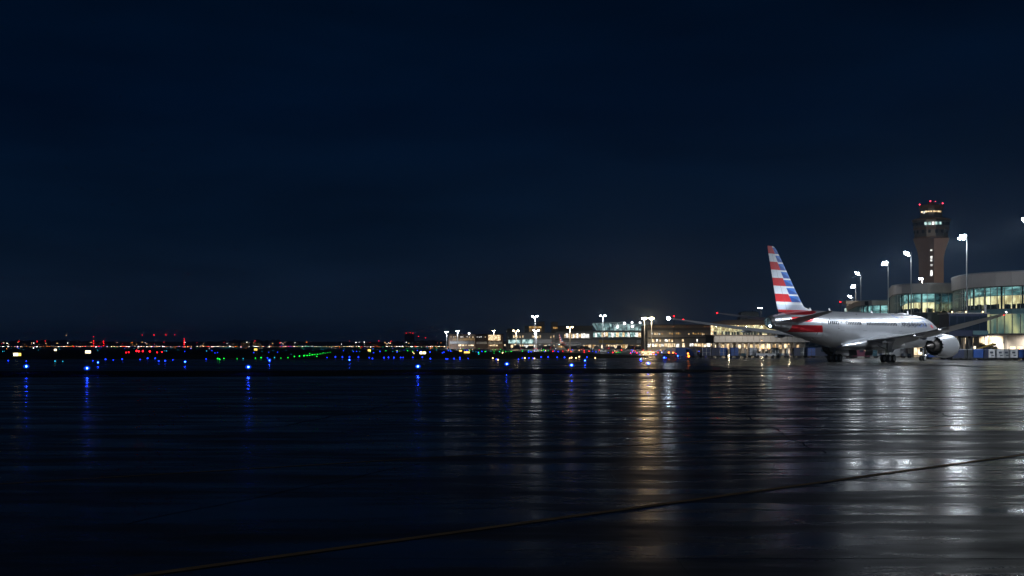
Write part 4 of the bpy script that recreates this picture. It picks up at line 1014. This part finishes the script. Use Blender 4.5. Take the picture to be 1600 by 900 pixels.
cname = {'navy': 'navy', 'blue': 'bright blue', 'white': 'white', 'maroon': 'maroon', 'tarp': 'dark teal', 'slate': 'charcoal', 'ltgrey': 'pale grey', 'yellow': 'yellow'}
GR1 = 'carts lined up left of the tail'; GR2 = 'carts lined up under the right wing tip'; GR3 = 'vehicles seen under the fuselage'
row = [(1090, 'slate', 'open'), (1103, 'navy', 'box'), (1117, 'navy', 'box'), (1130, 'blue', 'box'), (1147, 'blue', 'box'), (1159, 'slate', 'open'), (1176, 'white', 'box'), (1211, 'slate', 'box'), (1223, 'tarp', 'open'), (1236, 'maroon', 'open'), (1244.5, 'navy', 'box'), (1254, 'slate', 'box'), (1267, 'blue', 'box')]
for i, (px, m, k) in enumerate(row):
    Y = 294+rnd.uniform(-2, 2); cart(PX(px, Y), Y, 1.55 if px in (1211, 1244.5, 1254) else 1.9, 2.35, m, f'{cname[m]} {"open" if k == "open" else "covered"} baggage cart, {ordw[i]} from the left in the row left of the tail', GR1, 'steel' if i%2 else 'dark', 0, k)
tug(PX(1190, 292), 292, 'white', 'white baggage tug in front of the lounge, between white cart and charcoal cart', GR1)
tug(PX(1201, 293), 293, 'ltgrey', 'pale grey baggage tug right behind the white tug', GR1)
van(PX(1071, 300), 300, 'blue', 'blue service van at the left end of the cart row', GR1)
van(PX(1283, 300), 301, 'navy', 'navy service van partly behind the left main wheels', GR1)
row2 = [(1490.5, 'navy', 'box', 1.0), (1499.5, 'navy', 'box', 1.35), (1506.5, 'slate', 'box', .9), (1514, 'slate', 'box', 1.0), (1526.5, 'blue', 'box', 1.9), (1539, 'navy', 'box', .9), (1547.5, 'white', 'box', 1.35), (1561, 'white', 'box', 1.45), (1570.5, 'ltgrey', 'box', .95), (1582, 'white', 'box', 1.55), (1596, 'blue', 'box', 1.5), (1612, 'navy', 'box', 1.9)]
for i, (px, m, k, L_) in enumerate(row2):
    Y = 243+rnd.uniform(-.6, .6); cart(PX(px, Y), Y, L_, 2.12 if m != 'blue' or px > 1590 else 2.16, m, f'{cname[m]} covered baggage cart, {ordw[i]} from the left under the right wing tip', GR2, 'dark' if m in ('navy', 'slate') else 'blue' if m == 'blue' else 'ltgrey', 0, k, m in ('white', 'ltgrey'))
cart(PX(1478, 252), 252, 1.6, 2.2, 'blue', 'bright blue covered baggage cart right behind the engine', GR2)
loader(PX(1525, 256), 256, 'blue belt loader raised behind the cart row at the right', GR2, 0, 'blue')
loader(PX(1560, 262), 262, 'dark belt loader behind the white carts', GR2, PI, 'navy')
tug(PX(1593, 250), 250, 'tarp', 'dark teal baggage tug behind the last carts at the right edge', GR2)
van(PX(1541, 266), 266, 'navy', 'navy service van parked against the terminal ground floor', GR2, PI, 4.2, 2.6)
# vehicles seen beneath the belly
van(PX(1318, 284), 284, 'slate', 'dark service van beneath the belly right of the left main wheels', GR3)
cart(PX(1327, 288), 288, 1.3, 2.35, 'navy', 'navy covered baggage cart beneath the belly beside the dark van', GR3)
van(PX(1345, 282), 282, 'maroon', 'maroon service van seen beneath the belly between the main wheels', GR3, 0, 3.6, 2.2)
cart(PX(1362, 286), 286, 2.2, 2.2, 'tarp', 'dark teal covered baggage cart beneath the belly right of the maroon van', GR3)
cart(PX(1374, 290), 290, 2.0, 2.0, 'navy', 'navy open baggage cart with suitcases left of the right main wheels', GR3, 'ltgrey', 0, 'open')
van(PX(1401, 288), 288, 'ltgrey', 'pale service van seen right of the right main wheels', GR3, PI, 4.0, 2.3)
cart(PX(1416, 286), 286, 2.0, 2.1, 'slate', 'charcoal open baggage cart seen left of the nose wheels', GR3, 'ltgrey', 0, 'open')
van(PX(1463, 262), 262, 'blue', 'blue service van partly hidden behind the engine', GR3, PI, 4.0, 2.2)

# far concourse apron vehicles: small dark shapes with lamps
FV = 'vehicles parked at the far concourse'
for i, px in enumerate([806, 816, 828, 846, 853, 861, 898, 909, 917, 931, 948, 957, 966, 984, 998, 1010, 1024, 1038, 1050]):
    Y = 880+rnd.uniform(-12, 12); m = rnd.choice(['slate', 'navy', 'white', 'ltgrey', 'navy'])
    van(PX(px, Y), Y, m, 'small service van standing along the far concourse', FV, rnd.choice([0, PI]), rnd.uniform(4, 6.5), rnd.uniform(2.2, 3.2))
for i, (px, Y, c) in enumerate(((1045, 380, 'bulbr'), (1051, 384, 'bulbo'), (1076, 340, 'bulbo'), (1060, 390, 'bulbr'))):
    van(PX(px, Y), Y, ['ltgrey', 'maroon', 'navy', 'white'][i], ['pale grey service van far out left of the cart row', 'maroon service van beside the far out pale one', 'navy service van with an orange lamp near the left end of the cart row', 'white service van of the far out group'][i], 'vans out on the apron', PI, 4.0, 2.0)

# ------------------------------------------------------------------ taxiway lights
def taxi_light(x, y, label, h=.5, big=True):
    T = thing('taxiway_light', label, 'light', (x, y, .03), 0, 'blue taxiway edge lights')
    part('base', 'tlb', lambda: MB().lathe([(0, .16), (.05, .16), (.07, .07)], (0, 0, 0), (0, 0, 1), 12, True, True), M_['dark'], T)
    part('stem', ('tls', h), lambda: MB().tube((0, 0, .06), (0, 0, h-.13), .03, None, 8), M_['yellow'], T)
    part('collar', ('tlc', h), lambda: MB().lathe([(h-.14, .06), (h-.1, .09), (h-.08, .09)], (0, 0, 0), (0, 0, 1), 12, True, True), M_['dark'], T)
    part('lens', ('tll', h), lambda: MB().lathe([(h-.079, .12), (h-.03, .23), (h+.1, .31), (h+.22, .27), (h+.31, .16), (h+.35, .02)], (0, 0, 0), (0, 0, 1), 14, True, True), M_['taxi'], T, True)  # oversized glowing globe that gives the light its halo
    part('bulb', ('tlk', h), lambda: MB().ball((0, 0, h+.12), .085, 8, 5), M_['taxicore'], T, True)
    return T
nb = [(41, 574, 'leftmost blue taxiway light on the dark grass'), (136, 577, 'brightest blue taxiway light at lower left'), (388, 575, 'blue taxiway light standing alone left of centre on the grass strip'),
      (653, 574, 'blue taxiway light below the yellow sign near the middle'), (792, 570, 'blue taxiway light on the grass right of the middle'), (893, 572, 'blue taxiway light with the longest streak, in front of the far concourse'),
      (1013, 569, 'blue taxiway light in front of the amber mast pair'), (914, 563, 'smaller blue taxiway light beside the long streak one'), (421, 563, 'smaller blue taxiway light behind the left of centre one'),
      (546, 562, 'small blue taxiway light between the two central ones'), (289, 565, 'small dim blue taxiway light right of the left pair'), (153, 566, 'smaller blue taxiway light just behind the brightest one'),
      (1038, 558.6, 'small violet blue taxiway light before the dark far vans'), (1059, 555.9, 'small blue taxiway light left of the orange lamps'), (1001, 561, 'small blue taxiway light just left of the one in front of the amber pair')]
for px, y, l in nb:
    Y = (HC-.55)*F/(y-HZ); taxi_light(PX(px, Y), Y, l).scale = (1, 1, 1) if y > 568 else (.62, .62, .8)
# many smaller ones across the field: single small fittings
def tiny(name, m, r, h):
    b = MB(); b.m = 0; b.tube((0, 0, 0), (0, 0, h-r), .03, None, 6); b.m = 1; b.ball((0, 0, h), r, 7, 4); return b.mesh(name, [M_['dark'], M_[m]])
def far_lights(name, label, cat, group, m, r, h, pts):
    me = tiny(name, m, r, h)
    for px, y in pts:
        Y = (HC-h)*F/max(y-HZ, .9)
        tag(link(name, me, None, (PX(px, Y), Y, 0)), label, cat, group).scale = (rnd.uniform(.6, 1.15),)*3
far_lights('taxiway_light', 'small blue taxiway light in the far rows across the field', 'light', 'far blue taxiway lights', 'bulbb', .10, .4,
    [(13, 562.6), (41, 563), (145, 562.5), (165, 561.5), (177, 561.3), (191, 561.2), (219, 561), (230.5, 560), (242.5, 560), (248, 564), (258, 564), (270, 561), (322, 560), (418, 558.5), (422, 561), (582, 560), (600, 559), (607, 558.5), (615.5, 559), (626, 558.5), (630, 558), (645, 558), (660, 558),
     (672.5, 560.5), (697, 560), (699.5, 560.3), (709.5, 560), (718.5, 560.3), (718.5, 559), (731.5, 558.7), (775.5, 561), (810, 561), (816, 558.5), (826.5, 559), (832.5, 559.3), (845.5, 558.2), (856.5, 558), (870.5, 558), (882, 558.6), (917, 558.3), (511, 557.8), (524, 557.8), (535, 558), (546, 558.2), (560, 558), (577, 558.3), (1041, 558.2), (1069, 554.4), (1000, 561.5), (1002, 564)])
far_lights('taxiway_light', 'tiny blue light in the farthest rows of the airfield', 'light', 'farthest blue airfield lights', 'bulbb', .15, .45,
    [(rnd.uniform(280, 1000), rnd.uniform(546.5, 551)) for i in range(40)])
far_lights('runway_light', 'small green light of the curving runway exit row', 'light', 'green runway exit lights', 'bulbg', .11, .35,
    [(340, 560), (343, 561.5), (350, 559.4), (370.5, 559.6), (399, 558.7), (408, 558.6), (439, 558.4), (450, 558), (460, 557), (468, 556.6), (475, 556), (480, 555.6), (484, 555), (488, 554.4), (492, 553.8), (496, 553.2), (500, 552.6), (504, 551.9), (508, 551.2), (512, 550.5), (516, 550), (476, 554), (484, 552.5), (495, 556.5), (505, 551), (748, 552), (772, 551.5), (781, 549.8), (790, 549.5), (794, 549), (800, 549), (772, 549), (966, 550.6), (963, 550.8), (969, 550.6)])
far_lights('runway_light', 'small cyan airfield light in the far rows', 'light', 'cyan airfield lights', 'bulbc', .11, .35,
    [(86, 564), (98, 563.4), (380, 559.6), (429, 558.2), (489, 547.5), (455, 553), (760, 548.7), (766, 548.6), (780, 549.4), (744, 549.2), (739, 549), (748, 553.6)])
far_lights('airfield_light', 'tiny green or teal light in the farthest airfield rows', 'light', 'farthest green airfield lights', 'bulbg', .15, .5, [(rnd.uniform(560, 860), rnd.uniform(544, 550)) for i in range(28)])
far_lights('airfield_light', 'tiny cyan light in the farthest airfield rows', 'light', 'farthest cyan airfield lights', 'bulbc', .15, .5, [(rnd.uniform(0, 860), rnd.uniform(543.5, 549)) for i in range(40)])
far_lights('airfield_light', 'tiny warm light on the ground of the far airfield', 'light', 'farthest warm airfield lights', 'bulby', .16, .5, [(820, 558.8), (835, 558.6), (890, 558.4), (893, 558.3), (900, 558.4), (905, 557), (930, 558.3), (778, 561), (770, 558.6)]+[(rnd.uniform(540, 1080), rnd.uniform(545, 552)) for i in range(16)])
far_lights('airfield_light', 'small red light on the ground before the far concourse', 'light', 'far red airfield lights', 'bulbr', .13, .5, [(rnd.uniform(860, 1080), rnd.uniform(545.5, 551)) for i in range(22)])
far_lights('airfield_light', 'tiny violet or blue light near the dark far vans', 'light', 'small lights by the far vans', 'bulbb', .10, .5, [(rnd.uniform(985, 1115), rnd.uniform(546, 554)) for i in range(26)])
far_lights('airfield_light', 'tiny red light near the dark far vans', 'light', 'small red lights by the far vans', 'bulbr', .09, .7, [(rnd.uniform(985, 1100), rnd.uniform(546, 553)) for i in range(16)])
far_lights('stop_light', 'bright red light in the short row at left', 'light', 'row of red lights at left', 'bulbr', .2, 1.0, [(197, 549), (201, 549), (213.5, 549), (217, 549), (223.3, 549), (234, 549), (245.5, 549), (253, 549)])
far_lights('stop_light', 'orange red lamp near the left end of the cart row', 'light', 'orange lamps by the carts', 'bulbo', .15, 1.1, [(1075, 553.6), (1076, 557.5), (1045, 552), (1051.5, 551.5)])

# lit taxiway signs
def sign(px, y, w, h, label, faces):
    Y = 420 if y < 553 else 330; z = ZY(y, Y)
    T = thing('taxiway_sign', label, 'sign', (PX(px, Y), Y, .03), 0, 'lit taxiway signs')
    W_, H_ = w/F*Y, h/F*Y
    b = MB(); b.box(-W_/2-.08, W_/2+.08, 0, .3, z-H_/2-.08, z+H_/2+.08); b.build('cabinet', M_['dark'], T)
    x = -W_/2
    for fw, m in faces:
        b = MB(); b.box(x+.02, x+W_*fw-.02, -.03, -.002, z-H_/2, z+H_/2); b.build('face', M_[m], T); x += W_*fw
    for sx in (-.35, .35):
        b = MB(); b.box(sx*W_-.05, sx*W_+.05, .1, .2, 0, z-H_/2-.082); b.build('leg', M_['steel'], T)
sign(27, 554, 12, 4.4, 'lit yellow taxiway sign farthest left on the dark grass', [(.62, 'signw'), (.38, 'sign')])
sign(137.5, 550, 8.5, 4, 'lit yellow two panel taxiway sign at left', [(.5, 'signw'), (.5, 'signw')])
sign(660.5, 551.8, 9.5, 4.2, 'lit yellow taxiway sign near the middle of the field', [(.42, 'signw'), (.16, 'sign'), (.42, 'signw')])
sign(729.5, 550.6, 9, 2.6, 'long low amber taxiway sign before the low lit building', [(1, 'sign')])
sign(719.5, 548.3, 4.5, 2.2, 'small orange taxiway sign left of the long amber one', [(1, 'sign')])
sign(577, 547.5, 4.5, 2.8, 'small amber taxiway sign near the middle of the skyline', [(1, 'sign')])
sign(86.5, 546.8, 4, 2.6, 'small yellow taxiway sign between the two left ones', [(1, 'signw')])
sign(399.5, 546.2, 5, 2.6, 'small yellow sign on the dark field left of centre', [(1, 'sign')])

# ------------------------------------------------------------------ horizon: treeline, city lights, masts, low buildings
b = MB(); rg = random.Random(21)
for i in range(900):
    px = rg.uniform(-150, 1400); Y = rg.uniform(3000, 3300); hgt = rg.uniform(9, 15)+3*math.sin(px*.02)
    b.ball((PX(px, Y), Y, hgt*.5), hgt*.55, 6, 4, rg.uniform(.8, 1.1))
b.box(-3500, 2500, 3320, 3330, -.5, 13)
tag(stuff(b.build('distant_woodland', M_['tree'])), 'dark low line of trees along the horizon', 'trees')
b = MB(); mats = ['bulbw', 'bulby', 'bulbo', 'bulbr', 'bulbc', 'bulbg', 'bulbb']
for i in range(560):
    px = rg.uniform(-60, 720) if i > 170 else -60+i*4.6+rg.gauss(0, .5); band = rg.random() if i > 170 else 0
    if band < .45: y = rg.gauss(541.6, .35); mm = rg.choices(range(7), [5, 6, 1, .6, .6, .2, .3])[0]
    elif band < .62: y = rg.uniform(534.2, 538); mm = rg.choices(range(7), [4, 5, 1, 2, 0, 0, 0])[0]
    else: y = rg.uniform(540, 546.5); mm = rg.choices(range(7), [1.5, 2, 1, .8, 2.2, 1.6, 3])[0]
    Y = rg.uniform(1700, 2900); 
    if y > 543.5: Y = rg.uniform(900, 1300)
    z = max(ZY(y, Y), .6); b.m = mm; r = rg.choice([.22, .26, .34, .45])*Y/2400*(1.1 if mm < 2 else 1)
    b.ball((PX(px, Y), Y, z), r, 6, 3)
    b.m = 7
    if z > r+.3: b.tube((PX(px, Y), Y+.5, 0), (PX(px, Y), Y+.5, z-r), .06, None, 3, False)
tag(stuff(b.build('city_lights', [M_[m] for m in mats]+[M_['dark']])), 'countless tiny coloured lights of the town along the horizon', 'lights')
FB_ = 'low lit buildings on the horizon'
for px0, px1, yt, l, m1 in ((34, 70, 535.5, 'low building with two rows of amber windows at far left', 'win_o'), (147, 168, 533, 'low building with red lit front at left', 'win_r'), (203, 209, 533.5, 'small bright box building on the left horizon', 'win_o'),
                            (288, 301, 538, 'low red lit shed beside the red lamp mast', 'win_r'), (362, 372, 534.5, 'pale lit low building left of centre', 'win_o'), (376, 390, 534.5, 'second pale lit low building left of centre', 'win_o'), (395, 408, 534.5, 'pale lit low building with a mast left of centre', 'win_o'),
                            (572, 600, 536.5, 'low building with pinkish lights left of the dark tower block', 'win_o'), (651, 664, 535, 'low building with red lamps right of the dark tower block', 'win_r')):
    slab_building('low_building', l, px0, px1, 2350, yt+1.0, 20, 'browndark', 'building', wins(px0+1, px1-1, yt+2, yt+3.4, 2.4, .5, 1.2, .5, [m1, m1, 'win_od'], 'window', .7)+wins(px0+1, px1-1, yt+5, yt+6.2, 2.4, .5, 1.2, .5, [m1, 'win_od'], 'window', .5), True, FB_)
def red_mast(px, ytop, label, levels, Y=1900):
    T = thing('lattice_mast', label, 'mast', (PX(px, Y), Y, 0), 0, 'red lamp masts on the horizon'); h = ZY(ytop, Y)
    b = MB()
    for sx, sy in ((-1, -1), (1, -1), (1, 1), (-1, 1)): b.tube((sx*.9, sy*.9, 0), (sx*.25, sy*.25, h), .1, .07, 4)
    n = max(3, int(h/4))
    for i in range(n):
        z0, z1 = h*i/n, h*(i+1)/n; k0, k1 = .9-.65*i/n, .9-.65*(i+1)/n; s = 1 if i%2 else -1
        b.tube((-k0*s, -k0, z0), (k1*s, -k1, z1), .06, None, 4); b.tube((-k0*s, k0, z0), (k1*s, k1, z1), .06, None, 4)
    b.build('lattice', M_['steel'], T)
    for y in levels:
        b = MB(); b.ball((0, -.6, ZY(y, Y)), .4, 8, 5); b.build('red_lamp', M_['bulbr'], T)
red_mast(146.3, 526, 'red lamp mast over the red lit low building at left', [526, 532.5, 537, 541])
red_mast(162, 532, 'shorter mast with red lamps right of the tall one at left', [533, 536, 540])
red_mast(288, 528.5, 'tallest stack of red lamps left of centre', [529, 532.5, 535.5, 538.5, 542])
for px, y, l in ((222.8, 523.6, 'thin mast with one red lamp, first of the row of four'), (240.8, 523.4, 'thin mast with one red lamp, brightest of the row of four'), (259.5, 523.4, 'thin mast with one red lamp, third of the row of four'), (273, 523.2, 'thin mast with one red lamp, last of the row of four'),
                 (103.5, 524, 'thin mast with a pale lamp left of the red lit building'), (30, 533, 'thin mast with a red lamp over the amber building, left one'), (58, 533, 'thin mast with a red lamp over the amber building, right one'), (71, 533, 'thin mast with a red lamp right of the amber building'),
                 (398.5, 532.5, 'thin mast with a lamp over the pale lit building'), (546, 533, 'thin mast with a red lamp between the tree tops'), (592, 533, 'thin mast with a red lamp at the pinkish building, left one'), (611, 533.2, 'thin mast with a red lamp at the pinkish building, right one'), (654, 525.5, 'thin mast with a pale red lamp right of the dark tower block'), (665, 528, 'thin mast right of the dark tower block')):
    T = thing('lattice_mast', l, 'mast', (PX(px, 2300), 2300, 0), 0, 'red lamp masts on the horizon'); h = ZY(y, 2300)
    b = MB(); b.tube((0, 0, 0), (0, 0, h), .3, .12, 5); b.build('pole', M_['dark'], T); b = MB(); b.ball((0, -.4, h), .4 if px != 240.8 else .6, 8, 5); b.build('lamp', M_['bulbr'] if 'pale lamp' not in l else M_['bulby'], T)
# beacon lamp with blinking red pair, upper right rooftops
for px, y, Y, m, l in ((1053, 494, 600, 'bulbr', 'red lamp on a mast beside the left wing tip'), (987.5, 504, 1000, 'bulbw', 'white lamp on a pole above the atrium roof'), (1000, 504.5, 1000, 'bulbw', 'second white lamp on a pole right of the atrium roof'), (733, 521, 1095, 'bulbw', 'white lamp on the low building roof'), (1313, 472, 700, 'bulbr', 'dim red lamp on a mast above the fuselage')):
    T = thing('lamp_post', l, 'lamp', (PX(px, Y), Y, 0)); h = ZY(y, Y)
    b = MB(); b.tube((0, 0, 0), (0, 0, h), .2, .1, 6); b.build('pole', M_['dark'], T); b = MB(); b.ball((0, -.2, h), .0004*Y if m == 'bulbr' else .0007*Y, 8, 5); b.build('lamp', M_[m], T)

# ------------------------------------------------------------------ night haze
hz = MB(); hz.box(-6100, 6100, -70, 7100, -2.0, 68)
m = bpy.data.materials.new('night_haze'); m.use_nodes = True; m.node_tree.nodes.clear()
o = m.node_tree.nodes.new('ShaderNodeOutputMaterial'); v = m.node_tree.nodes.new('ShaderNodeVolumePrincipled')
v.inputs['Color'].default_value = (.62, .80, 1, 1); v.inputs['Density'].default_value = .00016; v.inputs['Anisotropy'].default_value = .86
m.node_tree.links.new(v.outputs[0], o.inputs['Volume'])
ho = stuff(hz.build('haze', m))
